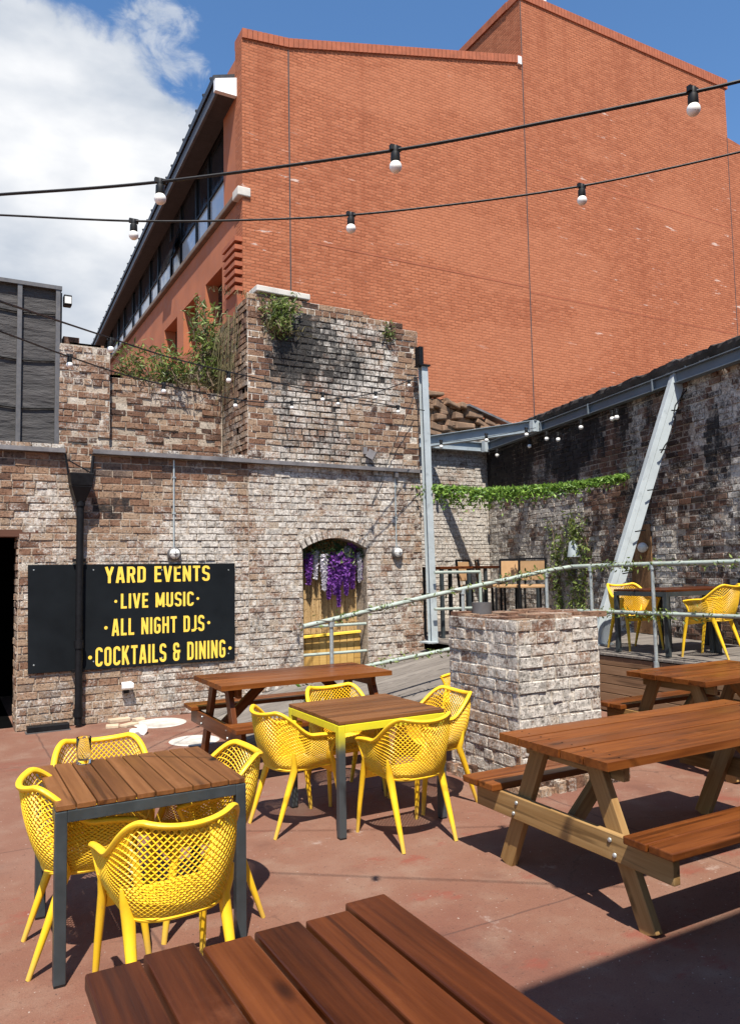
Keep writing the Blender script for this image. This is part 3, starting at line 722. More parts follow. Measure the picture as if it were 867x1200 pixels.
# ------------------------------------------------------------------ red brick building behind
RX, RY = 5.1, 14.24
rbld = empty('brick_building', (RX, RY, 0), 'huge orange red brick gable towering over the yard, dark eaves on its left side', 'building')
mb = MB()
lowtop = [(RX, 12.62), (6.13, 12.74), (12.5, 14.42)]
mb2 = lowtop
prof = [(RX, 0.0), (12.5, 0.0)] + lowtop[::-1]
prism_xz(mb, prof, [], RY, RY+0.4)
prism_xz(mb, [(12.5, 0), (20.5, 0), (20.5, 16.25), (12.5, 16.15)], [], RY, RY+0.4)
prism_xz(mb, [(20.5, 0), (30, 0), (30, 13.2), (20.5, 14.6)], [], RY, RY+0.4)
mb.box((12.5, RY+0.402, 10), (12.9, RY+9, 16.14)); mb.box((20.1, RY+0.402, 10), (20.498, RY+9, 16.2))
child(mb, 'gable_wall', 'red_brick', rbld)
# movement joints: thin recessed looking mastic lines stand 2 mm proud
mb = MB()
for x, z0, z1 in ((6.13, 4.5, 12.7), (12.52, 4.5, 16.1), (20.48, 4.5, 14.6)):
    mb = MB(); mb.box((x-0.014, RY-0.003, z0), (x+0.014, RY+0.001, z1)); child(mb, 'movement_joint', 'soffit', rbld)
mb = MB()
for x0, x1, z in ((6.62, 12.5, 8.62), (12.54, 20.4, 8.5), (12.54, 20.4, 11.75)):
    mb = MB(); mb.box((x0, RY-0.004, z-0.015), (x1, RY+0.001, z+0.015)); child(mb, 'string_course', 'red_cope', rbld)
mb = MB()
pts = lowtop
for i in range(len(pts)-1):
    (xa, za), (xb, zb) = pts[i], pts[i+1]
    nb = max(1, int((xb-xa)/0.11))
    for k in range(nb):
        x0 = xa + (xb-xa)*k/nb; x1 = xa + (xb-xa)*(k+1)/nb; z0 = za + (zb-za)*k/nb; z1 = za + (zb-za)*(k+1)/nb
        mb.hexa([(x0+.006, RY-0.04, z0), (x1-.006, RY-0.04, z1), (x1-.006, RY+.44, z1), (x0+.006, RY+.44, z0), (x0+.006, RY-0.04, z0+.2), (x1-.006, RY-0.04, z1+.2), (x1-.006, RY+.44, z1+.2), (x0+.006, RY+.44, z0+.2)])
child(mb, 'coping', 'red_cope', rbld); mb = MB()
x = 12.46
while x < 20.5:
    mb.box((x+.006, RY-0.035, 16.15), (x+.104, RY+.44, 16.36 + 0.01*(x-12.5))); x += 0.11
y = RY + 0.45
while y < RY + 9:
    mb.box((12.45, y+.006, 16.15), (12.93, y+.104, 16.36)); y += 0.11
child(mb, 'coping', 'red_cope', rbld)
mb = MB(); mb.box((12.9, RY+0.1, 16.36), (13.5, RY+0.5, 16.62)); child(mb, 'flashing', 'white_metal', rbld); mb = MB(); mb.box((12.35, RY-0.06, 14.35), (12.46, RY+0.3, 14.55)); child(mb, 'flashing', 'white_metal', rbld)
# left flank
mb = MB()
mb.box((RX+0.002, RY+0.402, 8.9), (RX+0.35, 34, 9.28))           # band under the windows
mb.box((RX+0.002, RY+0.402, 9.45), (RX+0.35, 15.42, 12.4))
mb.box((RX+0.002, RY+0.402, 8.3), (RX+0.35, 34, 8.9))
openings = [(15.55, 16.75), (17.35, 18.6), (19.2, 20.5)]
ys = RY+0.402
for a, b in openings:
    mb.box((RX+0.002, ys, 4.0), (RX+0.35, a, 8.3)); mb.box((RX+0.002, a, 4.0), (RX+0.35, b, 7.1)); ys = b
mb.box((RX+0.002, ys, 4.0), (RX+0.35, 34, 8.3))
child(mb, 'flank_wall', 'red_plain', rbld)
for a, b in openings:
    m2 = MB(); m2.box((RX+0.3, a+.01, 7.1), (RX+0.33, b-.01, 8.29)); wn = child(m2, 'window', 'pane_dark', rbld)
mb = MB(); mb.box((RX-0.10, RY+0.30, 9.30), (RX+0.36, 34, 9.42)); child(mb, 'sill_band', 'old_sill', rbld, bevel=0.02)
mb = MB(); mb.box((RX-0.115, RY-0.05, 9.27), (RX+0.16, RY+0.295, 9.46)); child(mb, 'sill_end', 'stone', rbld, bevel=0.02)
# corbelled brick ribs at the corner
mb = MB()
for i in range(7):
    z = 8.35 - i*0.17; d = 0.32 - 0.035*i
    mb.box((RX-0.16-0.12*math.sin(i*0.4)*0, RY+0.02, z), (RX+0.02, RY+0.02+d+0.5, z+0.09))
mb.hexa([(RX-0.02, RY+0.05, 6.2), (RX, RY+0.05, 6.2), (RX, RY+0.5, 6.2), (RX-0.02, RY+0.5, 6.2), (RX-0.12, RY+0.05, 7.35), (RX, RY+0.05, 7.35), (RX, RY+0.9, 7.35), (RX-0.12, RY+0.9, 7.35)])
child(mb, 'corbel', 'red_cope', rbld)
# strip windows: sky reflection painted pale below, soffit shade painted dark above
yy = 15.45; k = 0
while yy < 33:
    wd = 0.95 if k % 2 else 1.35
    fr = MB()
    fr.box((RX+0.10, yy, 9.45), (RX+0.2, yy+0.06, 11.65)); fr.box((RX+0.10, yy+wd-0.002, 9.45), (RX+0.2, yy+wd+0.05, 11.65))
    fr.box((RX+0.1, yy+0.062, 11.59), (RX+0.2, yy+wd-0.004, 11.65)); fr.box((RX+0.1, yy+0.062, 9.455), (RX+0.2, yy+wd-0.004, 9.52))
    fr.box((RX+0.1, yy+0.062, 10.40), (RX+0.2, yy+wd-0.004, 10.45))
    wn = child(fr, 'window', 'black', rbld)
    pn = MB(); pn.box((RX+0.14, yy+0.06, 9.52), (RX+0.16, yy+wd, 10.40)); o = pn.build('pane', 'pane'); o.parent = wn
    pn = MB(); pn.box((RX+0.14, yy+0.06, 10.45), (RX+0.16, yy+wd, 11.59)); o = pn.build('upper_pane', 'pane_dark'); o.parent = wn
    if k == 3:
        sh = MB(); sh.hexa([(RX-0.25, yy+0.05, 9.62), (RX-0.22, yy+0.05, 9.62), (RX-0.22, yy+wd, 9.62), (RX-0.25, yy+wd, 9.62), (RX+0.07, yy+0.05, 10.95), (RX+0.1, yy+0.05, 10.95), (RX+0.1, yy+wd, 10.95), (RX+0.07, yy+wd, 10.95)])
        o = sh.build('open_sash', 'pane_dark'); o.parent = wn
    yy += wd + 0.052; k += 1
mb = MB(); mb.box((RX+0.05, RY+0.9, 11.65), (RX+0.35, 34, 12.35)); child(mb, 'head_panel', 'soffit', rbld)
# eaves
ex0 = RX - 0.43
mb = MB(); mb.box((ex0+0.06, RY+0.42, 11.60), (RX+0.04, 34, 11.66)); child(mb, 'soffit', 'soffit', rbld)
mb = MB(); mb.box((ex0, RY+0.42, 11.56), (ex0+0.058, 34, 11.80)); child(mb, 'eaves_gutter', 'fascia_grey', rbld)
mb = MB()
mb.hexa([(ex0-0.04, RY+0.43, 11.82), (RX+3, RY+0.43, 13.05), (RX+3, 34, 13.05), (ex0-0.04, 34, 11.82), (ex0-0.04, RY+0.43, 11.98), (RX+3, RY+0.43, 13.21), (RX+3, 34, 13.21), (ex0-0.04, 34, 11.98)])
y = RY + 0.6
while y < 34:
    mb.beam((ex0-0.05, y, 12.0), (RX+2.9, y, 13.21), 0.05, 0.06); y += 0.55
child(mb, 'roof', 'roof_dark', rbld)
mb = MB(); mb.hexa([(ex0-0.03, RY+0.30, 11.55), (RX-0.003, RY+0.30, 11.55), (RX-0.003, RY+0.41, 11.55), (ex0-0.03, RY+0.41, 11.55), (ex0-0.03, RY+0.30, 11.80), (RX-0.003, RY+0.30, 11.95), (RX-0.003, RY+0.41, 11.95), (ex0-0.03, RY+0.41, 11.80)])
child(mb, 'eaves_box_end', 'white_metal', rbld)

for o in list(rbld.children):
    for q in [o] + list(o.children):
        nm = q.name.split('.')[0]
        if nm in ('window', 'pane', 'upper_pane', 'open_sash', 'head_panel', 'soffit', 'eaves_gutter', 'roof'):
            for v in q.data.vertices:
                dy = v.co.y - RY
                if v.co.z > 9.42 and dy > 0: v.co.z = 9.42 + (v.co.z - 9.42)*(1 - 0.031*dy)
                if nm in ('soffit', 'eaves_gutter', 'roof') and v.co.x < RX + .1 and dy > 0.4: v.co.x += 0.013*dy
# ------------------------------------------------------------------ right and back yard walls
A0 = Vector((8.89, 6.38, 0)); A1 = Vector((10.47, 13.5, 0)); WD = (A1 - A0).normalized(); WN = Vector((-WD.y, WD.x, 0))   # WN faces the yard
WL = (A1 - A0).length
def rwp(s, off, z): return A0 + WD*s + WN*off + Vector((0, 0, z))
def right_attrs(s, z):
    n = fbm(s*0.9, z*0.9, 51.0); n2 = fbm(s*2.4, z*2.4, 55.0)
    # large sooty area under the beam, with pale bays and red bays
    soot = 0.27 + 0.45*n + 0.75*sstep(2.9, 3.9, z)*sstep(1.2, 2.8, s)
    soot += 0.55*math.exp(-((s-0.35)/0.18)**2 - ((z-3.5)/0.55)**2)
    white = 0.36 + 0.50*n2 + 0.25*fbm(s*0.6, z*0.4, 57.0) + 0.38*sstep(3.6, 2.6, z)*sstep(2.6, 4.6, s)
    pale = math.exp(-((s-1.35)/0.30)**6 - ((z-1.6)/0.75)**6)
    white += 0.55*pale; soot -= 0.25*pale
    soot -= 0.22*sstep(3.6, 2.6, z)*sstep(2.6, 4.6, s)  # greyish lower end near the corner, lightened further to offset the grazing sun
    redbay = math.exp(-((s-2.6)/0.25)**4 - ((z-3.4)/0.8)**4)
    white -= 0.4*redbay; soot -= 0.35*redbay
    white += 0.4*math.exp(-((s+0.2)/0.25)**4 - ((z-2.6)/1.0)**4) + 0.35*math.exp(-((s-2.0)/0.2)**4 - ((z-3.5)/0.7)**4)
    t = random.random()
    if redbay > 0.4: t = random.uniform(0.55, 0.9)
    return t, white, soot, white*0.6 + 0.15, soot*0.9
rwall = empty('brick_wall', A0[:], 'dark sooty brick wall along the right side of the yard with a ragged black coping', 'wall')
mb = MB()
brick_face(mb, A0, WD, WN, -4.6, WL, 0.6, 4.575, right_attrs, miss=0.015, jit=0.007)
def wedge(s0, s1, o0, o1, z0, z1, mat=1, so=0.5):
    P = [rwp(s0, o0, z0), rwp(s1, o0, z0), rwp(s1, o1, z0), rwp(s0, o1, z0)]
    mb.hexa([*P, *[p + Vector((0, 0, z1-z0)) for p in P]], mat, 0.4, 0.0, so)
wedge(-4.6, WL+0.5, -0.4, -0.003, 0, 4.57)
# buttress pier of red and white brick
child(mb, 'masonry', ['dark_brick', 'mortar'], rwall)
mb = MB(); secs = []
ns = int((WL + 5.0)/0.07)
for i in range(ns):
    s = -4.6 + i*0.07
    h = 0.085 + 0.05*fbm(s*0.9, 3.0) + 0.03*fbm(s*4.5, 8.0) + random.uniform(-.008, .008); o = 0.02 + 0.03*fbm(s*2.5, 5.0)
    j = lambda: random.uniform(-.012, .012)
    secs.append([rwp(s, -.45, 4.572), rwp(s, -.42, 4.572+h*.8+j()), rwp(s, -.2+j(), 4.572+h*1.1+j()), rwp(s, -.02+j(), 4.572+h+j()), rwp(s, .05+o+j(), 4.572+h*.6+j()), rwp(s, .045+o+j(), 4.575+j()), rwp(s, .004, 4.50+j())])
for i in range(ns-1):
    for k in range(6): mb.quad(secs[i][k], secs[i][k+1], secs[i+1][k+1], secs[i+1][k])
child(mb, 'coping', 'dark_cap', rwall)
BY = 13.5
bwall = empty('brick_wall', (8.5, BY, 0), 'far brick wall behind the bar stools, its broken top sloping down to the corner', 'wall')
def back_attrs(u, z):
    n = fbm(u*0.9, z*0.9, 61.0)
    return random.random(), 0.78 + 0.35*n + 0.1*sstep(4.5, 3.5, z), 0.02 + 0.3*fbm(u*1.3, z*0.8, 63.0) + 0.5*sstep(4.0, 4.5, z), 0.25, 0.35
mb = MB()
brick_face(mb, (0, BY, 0), (1, 0, 0), (0, -1, 0), 6.2, 10.46, 0.6, 4.575, back_attrs, miss=0.01)
mb.box((6.2, BY+0.003, 0), (10.7, BY+0.4, 4.57), 1, 0.4, 0, 0.4)
child(mb, 'masonry', ['brick', 'mortar'], bwall)
mb = MB()
for _ in range(150):
    x = random.uniform(7.6, 10.9); top = 5.75 - 0.36*(x-8.6) if x < 11 else 4.7
    z = random.uniform(4.6, max(4.66, top))
    a = random.uniform(0.08, 0.28); b = random.uniform(0.05, 0.11); dy = random.uniform(-0.05, 0.25); rr = random.uniform(-0.35, 0.1)
    mb.beam((x-a, BY+dy+0.1, z - rr*a), (x+a, BY+dy+0.12, z + rr*a), 0.3, b*1.6, w1=0.22, h1=b)
mb.hexa([(7.4, BY+.1, 4.58), (11.2, BY+.1, 4.58), (11.2, BY+.5, 4.58), (7.4, BY+.5, 4.58), (7.4, BY+.1, 6.0), (11.2, BY+.1, 4.62), (11.2, BY+.5, 4.62), (7.4, BY+.5, 6.0)])
child(mb, 'broken_top', 'rubble', bwall, bevel=0.02)
mb = MB(); mb.beam((9.9, BY-0.02, 5.28), (11.3, BY+0.2, 4.98), 0.25, 0.045); child(mb, 'flashing', 'lead', bwall)

# ------------------------------------------------------------------ raised deck and ramp
DZK = 0.70
dk = empty('raised_deck', (6.93, 7.2, 0), 'raised grey timber deck with brown board front where the far yellow chairs stand', 'deck')
def right_x(y): return A0.x + (y - A0.y) * WD.x/WD.y
mb = MB(); y = 3.0
while y < 13.45:
    x0 = 6.93 if y < 7.2 else 6.2
    mb.box((x0, y+.004, DZK-.028), (right_x(y)-0.02, y+.134, DZK)); y += .14
deck_b = child(mb, 'deck_boards', 'deck', dk, bevel=0.003)
mb = MB()
for i in range(6):
    z = 0.02 + i*0.108
    mb.box((6.945, 3.0, z), (6.97, 7.2, z+0.1))
bo = MB()
for i in range(6):
    z = 0.02 + i*0.108; bo.box((3.0, -6.97, z), (7.2, -6.945, z+0.1))
o = bo.build('front_boards', 'fascia', None, bevel=0.003); o.rotation_euler.z = rad(90); place_local(o, dk)
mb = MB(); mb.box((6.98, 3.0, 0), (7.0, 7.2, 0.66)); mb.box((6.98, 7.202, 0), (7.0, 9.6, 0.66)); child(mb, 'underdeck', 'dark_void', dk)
rp = empty('access_ramp', (3.0, 7.2, 0), 'sloping grey board ramp climbing along the brick wall from the yard to the deck', 'ramp')
def rz(x): return max(0.012, min(0.70, 0.012 + (x-3.05)*0.1755)) if x < 6.95 else 0.70
mb = MB(); y = 7.28
while y < WY - 0.03:
    e = min(y + 0.137, WY-0.012)
    xs = [2.6 if y > 8.6 else 2.9, 6.93] if y < 0 else [2.75, 6.195]
    if y < 7.2+0.0: xs[1] = 6.93
    z0, z1 = rz(xs[0]), rz(xs[1])
    mb.hexa([(xs[0], y, z0-.03), (xs[1], y, z1-.03), (xs[1], e-.007, z1-.03), (xs[0], e-.007, z0-.03), (xs[0], y, z0), (xs[1], y, z1), (xs[1], e-.007, z1), (xs[0], e-.007, z0)]); y += 0.137
child(mb, 'ramp_boards', 'deck', rp, bevel=0.003)
mb = MB()
mb.hexa([(3.0, 7.24, 0), (6.93, 7.24, 0), (6.93, 7.275, 0), (3.0, 7.275, 0), (3.0, 7.24, 0.03), (6.93, 7.24, 0.62), (6.93, 7.275, 0.62), (3.0, 7.275, 0.03)])
child(mb, 'side_board', 'lintel', rp)

# ------------------------------------------------------------------ brick pillar in the yard
pl = empty('brick_pillar', (4.45, 5.15, 0), 'squat square pillar of flaking whitewashed brick between the tables', 'pillar')
PX0, PX1, PY0, PY1, PZ = 3.90, 4.75, 4.72, 5.64, 1.33
def pil_attrs(u, z):
    n = fbm(u*1.6, z*1.6, 71.0)
    return random.betavariate(2, 2), 0.92 + 0.42*n - 0.55*sstep(1.05, 1.3, z)*0.6, -0.02 + 0.3*fbm(u*3, z*3, 73.0) + 0.2*(1-sstep(0, .35, z)), 0.55, 0.10
def pil_left(u, z):
    n = fbm(u*1.6, z*1.6, 75.0)
    return random.betavariate(2, 2), 0.66 + 0.45*n, 0.04 + 0.35*fbm(u*3, z*3, 77.0), 0.75, 0.1
mb = MB()
brick_face(mb, (0, PY0, 0), (1, 0, 0), (0, -1, 0), PX0, PX1, 0, PZ, pil_attrs, jit=0.006, course=0.095, blen=0.25, proud=0.010)
brick_face(mb, (PX0, 0, 0), (0, 1, 0), (-1, 0, 0), PY0, PY1, 0, PZ, pil_left, jit=0.006, course=0.095, blen=0.25, proud=0.010)
brick_face(mb, (PX1, 0, 0), (0, 1, 0), (1, 0, 0), PY0, PY1, 0, PZ, pil_left, jit=0.006, course=0.095, blen=0.25, proud=0.010)
mb.box((PX0+.003, PY0+.003, 0), (PX1-.003, PY1, PZ-.004), 1, 0.4, 0.4, 0)
for i in range(5):
    for j_ in range(8):
        x0 = PX0 + i*0.194; y0 = PY0 + j_*0.1125
        mb.box((x0+.004, y0+.004, PZ-.01), (x0+.19, y0+.108, PZ+random.choice((.002, .006, .012, .02, .035))), 0, random.uniform(.15, .7), random.uniform(-.2, .45), -0.2)
# rough plinth round the foot
for i in range(60):
    k = random.random(); 
    if i % 2: x = random.uniform(PX0-.05, PX1+.1); y = PY0 - random.uniform(0.02, 0.12)
    else: x = PX0 - random.uniform(0.02, .1); y = random.uniform(PY0-.05, PY1)
    s_ = random.uniform(.04, .10); mb.box((x, y, 0), (x+s_*1.6, y+s_, random.uniform(.03, .12)), 0, random.random(), .5*random.random(), .2)
child(mb, 'masonry', ['brick', 'mortar'], pl, bevel=0.0)
mb = MB(); mb.lathe([(0.0001, 0), (0.085, 0), (0.085, 0.10), (0.066, 0.10), (0.066, 0.03), (0.0001, 0.03)], (4.12, 5.45, PZ+0.012)); child(mb, 'pipe_stub', 'fascia_grey', pl)

# ------------------------------------------------------------------ yellow lattice chair
def make_chair():
    root = empty('lattice_armchair', (0, 0, 0), '-', 'chair', 'yellow lattice armchairs')
    # plan curves, front = +Y. right half sampled from the back centre to the arm tip
    def plan(a, yb, yf, n, front_in):
        P = []
        for i in range(200):
            th = math.pi/2 * i/199; e = 2/2.9
            P.append((a*math.sin(th)**e, -0.0 + yb*math.cos(th)**e))
        P += [(a - front_in*(k/60)**2, yf*k/60) for k in range(1, 61)]
        Ls = [0]
        for i in range(1, len(P)): Ls.append(Ls[-1] + math.dist(P[i], P[i-1]))
        out = []
        for q in range(n+1):
            tgt = Ls[-1]*q/n; i = 1
            while i < len(Ls)-1 and Ls[i] < tgt: i += 1
            f = (tgt - Ls[i-1])/max(1e-9, Ls[i]-Ls[i-1]); out.append((P[i-1][0] + (P[i][0]-P[i-1][0])*f, P[i-1][1] + (P[i][1]-P[i-1][1])*f))
        return out
    HN = 30; ROWS = 15
    top = plan(0.272, -0.27, 0.20, HN, 0.0); bot = plan(0.205, -0.205, 0.20, HN, -0.015)
    def rimz(q):
        if q < 0.30: return 0.795 + 0.022*(q/0.30)**2
        if q < 0.70:
            f = (q-0.30)/0.40; f = f*f*(3-2*f); return 0.817 + (0.655-0.817)*f
        return 0.655 - 0.02*((q-0.7)/0.3)**2
    def S(q, s):
        """q -1..1 round the shell, s 0..1 up"""
        aq = abs(q); k = aq*HN; i = min(int(k), HN-1); f = k - i
        tx, ty = (top[i][j] + (top[i+1][j]-top[i][j])*f for j in (0, 1)); bx, by = (bot[i][j] + (bot[i+1][j]-bot[i][j])*f for j in (0, 1))
        wv = math.sin(min(1, s*1.15)*math.pi/2)**0.9; zz = 0.62*s + 0.38*(1-math.cos(s*math.pi/2))
        z0 = 0.425 + 0.012*sstep(0.6, 1, aq); z1 = rimz(aq)
        flare = 0.012*s**6
        x = bx + (tx-bx)*wv; y = by + (ty-by)*wv
        y -= 0.045*sstep(0.6, 0.0, aq)*s**1.5                       # back leans away
        x += flare*sstep(.5, .8, aq)
        y -= 0.05*sstep(0.85, 1.0, aq)*math.sin(s*math.pi)*0.9        # front edge of the arm sweeps in
        return Vector((x if q >= 0 else -x, y, z0 + (z1-z0)*zz))
    def lattice(name, fn, NU, NV, th, parent):
        bm = bmesh.new(); vs = {}
        for i in range(NU+1):
            for j in range(NV+1):
                if (i+j) % 2 == 0: vs[i, j] = bm.verts.new(fn(i/NU, j/NV))
        for i in range(NU+1):
            for j in range(NV+1):
                if (i+j) % 2 == 1:
                    c = [vs.get(k) for k in ((i-1, j), (i, j-1), (i+1, j), (i, j+1))]; c = [k for k in c if k]
                    if len(c) >= 3: bm.faces.new(c)
        bmesh.ops.recalc_face_normals(bm, faces=bm.faces)
        bmesh.ops.wireframe(bm, faces=bm.faces[:], thickness=th, offset=0.0, use_replace=True, use_boundary=True, use_even_offset=False, use_relative_offset=False)
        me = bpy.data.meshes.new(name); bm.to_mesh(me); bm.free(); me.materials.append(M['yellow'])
        for p in me.polygons: p.use_smooth = False
        o = bpy.data.objects.new(name, me); COL.objects.link(o); o.parent = parent; return o
    lattice('backrest_lattice', lambda a, b: S(a*2-1, b*0.985), 88, 30, 0.0098, root)
    # rim
    mb = MB()
    ring = [S(-1 + 2*i/80, 1.0) for i in range(81)]
    mb.tube(ring, [0.0175]*81, 10, flat=0.8)
    mb.tube([S(-1, 1-k/12) for k in range(13)], 0.0125, 7); mb.tube([S(1, 1-k/12) for k in range(13)], 0.0125, 7)
    mb.tube([S(-1 + 2*i/60, 0.0) + Vector((0, 0, -0.004)) for i in range(61)], 0.011, 7)
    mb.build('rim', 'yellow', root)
    # seat
    def seat(a, b):
        y = -0.20 + 0.41*b; hw = 0.205 + 0.014*b
        if b < 0.35: hw *= 1 - 0.35*((0.35-b)/0.35)**2.2
        x = (a*2-1)*hw
        z = 0.428 - 0.022*(1-(a*2-1)**2)*math.sin(min(1, b*1.05)*math.pi)**0.7 - 0.02*sstep(0.85, 1.0, b)
        return Vector((x, y, z))
    lattice('seat', seat, 28, 28, 0.0095, root)
    mb = MB()
    n = 12; fr = []
    for i in range(n+1):
        a = i/n; p = seat(a, 1.0); fr.append(p)
    for i in range(n):
        a, b = fr[i], fr[i+1]; o_ = Vector((0, 0.022, -0.012)); o2 = Vector((0, 0.012, -0.045)); bk = Vector((0, -0.03, 0.007))
        mb.hexa([a+o2, b+o2, b+o2+Vector((0, -.02, 0)), a+o2+Vector((0, -.02, 0)), a+o_, b+o_, b+bk, a+bk], t=0.5)
    mb.build('seat_front', 'yellow', root, bevel=0.004)
    for sx in (-1, 1):
        mb = MB()
        p0 = S(sx*0.985, 0.55); p0.x *= 0.98
        mb.tube([p0, (sx*0.238, 0.195, 0.43), (sx*0.248, 0.235, 0.2), (sx*0.256, 0.262, 0.0)], [0.013, 0.0205, 0.017, 0.0125], 10, flat=1.15); mb.build('leg', 'yellow', root)
        mb = MB()
        p0 = S(sx*0.47, 0.46); p0 += Vector((sx*.002, -.004, 0)); ft_ = Vector((sx*0.216, -0.275, 0.0)); kk = S(sx*0.45, 0.10); kk += Vector((sx*.004, -.006, -.02))
        mb.tube([p0, p0.lerp(kk, .5) + Vector((sx*.003, -.004, 0)), kk, kk.lerp(ft_, .25), kk.lerp(ft_, .6), ft_], [0.008, 0.0185, 0.025, 0.022, 0.0175, 0.0125], 10, flat=1.15); mb.build('leg', 'yellow', root)
    return root
chair0 = make_chair()
spots = [   # x, y, z, facing (deg from +Y), label
    (0.84, 3.29, 0, 4, 'nearest yellow lattice chair, its back to us, at the small table with the glass'),
    (0.62, 3.96, 0, -92, 'yellow lattice chair at the left end of the table with the glass'),
    (0.79, 4.50, 0, 178, 'yellow lattice chair behind the table with the glass, only its back showing beyond the tumbler'),
    (1.20, 4.02, 0, 88, 'yellow lattice chair at the right end of the table with the glass'),
    (2.17, 5.05, 0, -86, 'yellow lattice chair at the left end of the table with the yellow sprayed frame'),
    (2.70, 4.44, 0, 2, 'yellow lattice chair with its back to us at the table with the yellow sprayed frame'),
    (2.78, 5.52, 0, 180, 'yellow lattice chair behind the yellow sprayed table, facing us with the picnic table behind it'),
    (3.26, 4.98, 0, 90, 'yellow lattice chair between the yellow sprayed table and the brick pillar'),
    (7.56, 6.90, DZK, 168, 'yellow lattice chair on the raised deck by the foot of the leaning steel brace'),
    (7.58, 5.78, DZK, 12, 'yellow lattice chair on the raised deck nearest the right picture edge, behind the railing'),
    (4.74, 6.46, 0, 100, 'yellow lattice chair almost hidden behind the brick pillar, only an edge of its arm showing'),
]
for i, (x, y, z, a, lab) in enumerate(spots):
    if i == 0: chair0.scale = (.93, .94, .985); chair0.location = (x, y, z); chair0.rotation_euler.z = rad(a); chair0['label'] = lab
    else: copy_tree(chair0, (x, y, z), rad(a), lab)

# ------------------------------------------------------------------ small square tables
def square_table(loc, sx, sy, frame_mat, label, slat_along='x', slat_mat='slat', h=0.755):
    rt = empty('square_table', loc, label, 'table', 'small square steel framed tables')
    hx, hy = sx/2, sy/2
    mb = MB(); n = 10
    if slat_along == 'y':
        w_ = sx/n
        for i in range(n): mb.box((-hy+.002, -hx + i*w_+.003, h-.024), (hy-.002, -hx+(i+1)*w_-.003, h + random.uniform(-.001, .001)))
        o = mb.build('slatted_top', slat_mat, rt, bevel=0.003); o.rotation_euler.z = rad(90)
    else:
        w_ = sy/n
        for i in range(n): mb.box((-hx+.002, -hy + i*w_+.003, h-.024), (hx-.002, -hy+(i+1)*w_-.003, h + random.uniform(-.001, .001)))
        mb.build('slatted_top', slat_mat, rt, bevel=0.003)
    mb = MB()
    zt = h - .026; hh = .05; t_ = .05
    mb.box((-hx+t_, -hy, zt-hh), (hx-t_, -hy+.03, zt)); mb.box((-hx+t_, hy-.03, zt-hh), (hx-t_, hy, zt))
    mb.box((-hx, -hy+t_, zt-hh), (-hx+.03, hy-t_, zt)); mb.box((hx-.03, -hy+t_, zt-hh), (hx, hy-t_, zt))
    mb.box((-hx+.04, -.02, zt-.03), (hx-.04, .02, zt-.003))
    mb.build('frame', frame_mat, rt, bevel=0.003)
    for ax in (-1, 1):
        for ay in (-1, 1):
            mb = MB(); x0, x1 = sorted((ax*hx, ax*(hx-.05))); y0, y1 = sorted((ay*hy, ay*(hy-.05)))
            mb.box((x0, y0, .008), (x1, y1, zt-.001)); lg = mb.build('leg', frame_mat, rt, bevel=0.004)
            mb = MB(); mb.box((x0+.002, y0+.002, 0), (x1-.002, y1-.002, .009)); f = mb.build('foot', 'rubber', lg)
    return rt
square_table((0.87, 4.03, 0), 0.86, 0.80, 'charcoal', 'small slatted brown table on dark steel legs, carrying an empty glass tumbler', 'y')
square_table((2.70, 5.01, 0), 0.84, 0.84, 'sprayed', 'small slatted brown table with its dark steel frame sprayed yellow at the top', 'x')
square_table((7.50, 6.38, DZK), 0.80, 0.78, 'charcoal', 'dark square table between the two yellow chairs on the raised deck', 'x', 'stain_dark')
square_table((8.25, 6.3, DZK), 0.75, 0.75, 'charcoal', 'dark square table on the deck farther back against the sooty wall', 'x', 'stain_dark')
gl = empty('glass_tumbler', (0.665, 4.36, 0.756), 'clear empty straight glass tumbler standing on the small brown table', 'glass')
mb = MB(); mb.lathe([(0.0001, 0.0), (0.033, 0.0), (0.036, 0.004), (0.038, 0.135), (0.0365, 0.137), (0.035, 0.134), (0.0325, 0.022), (0.0001, 0.018)], seg=28); mb.build('tumbler', 'glass', gl, sharp=50)

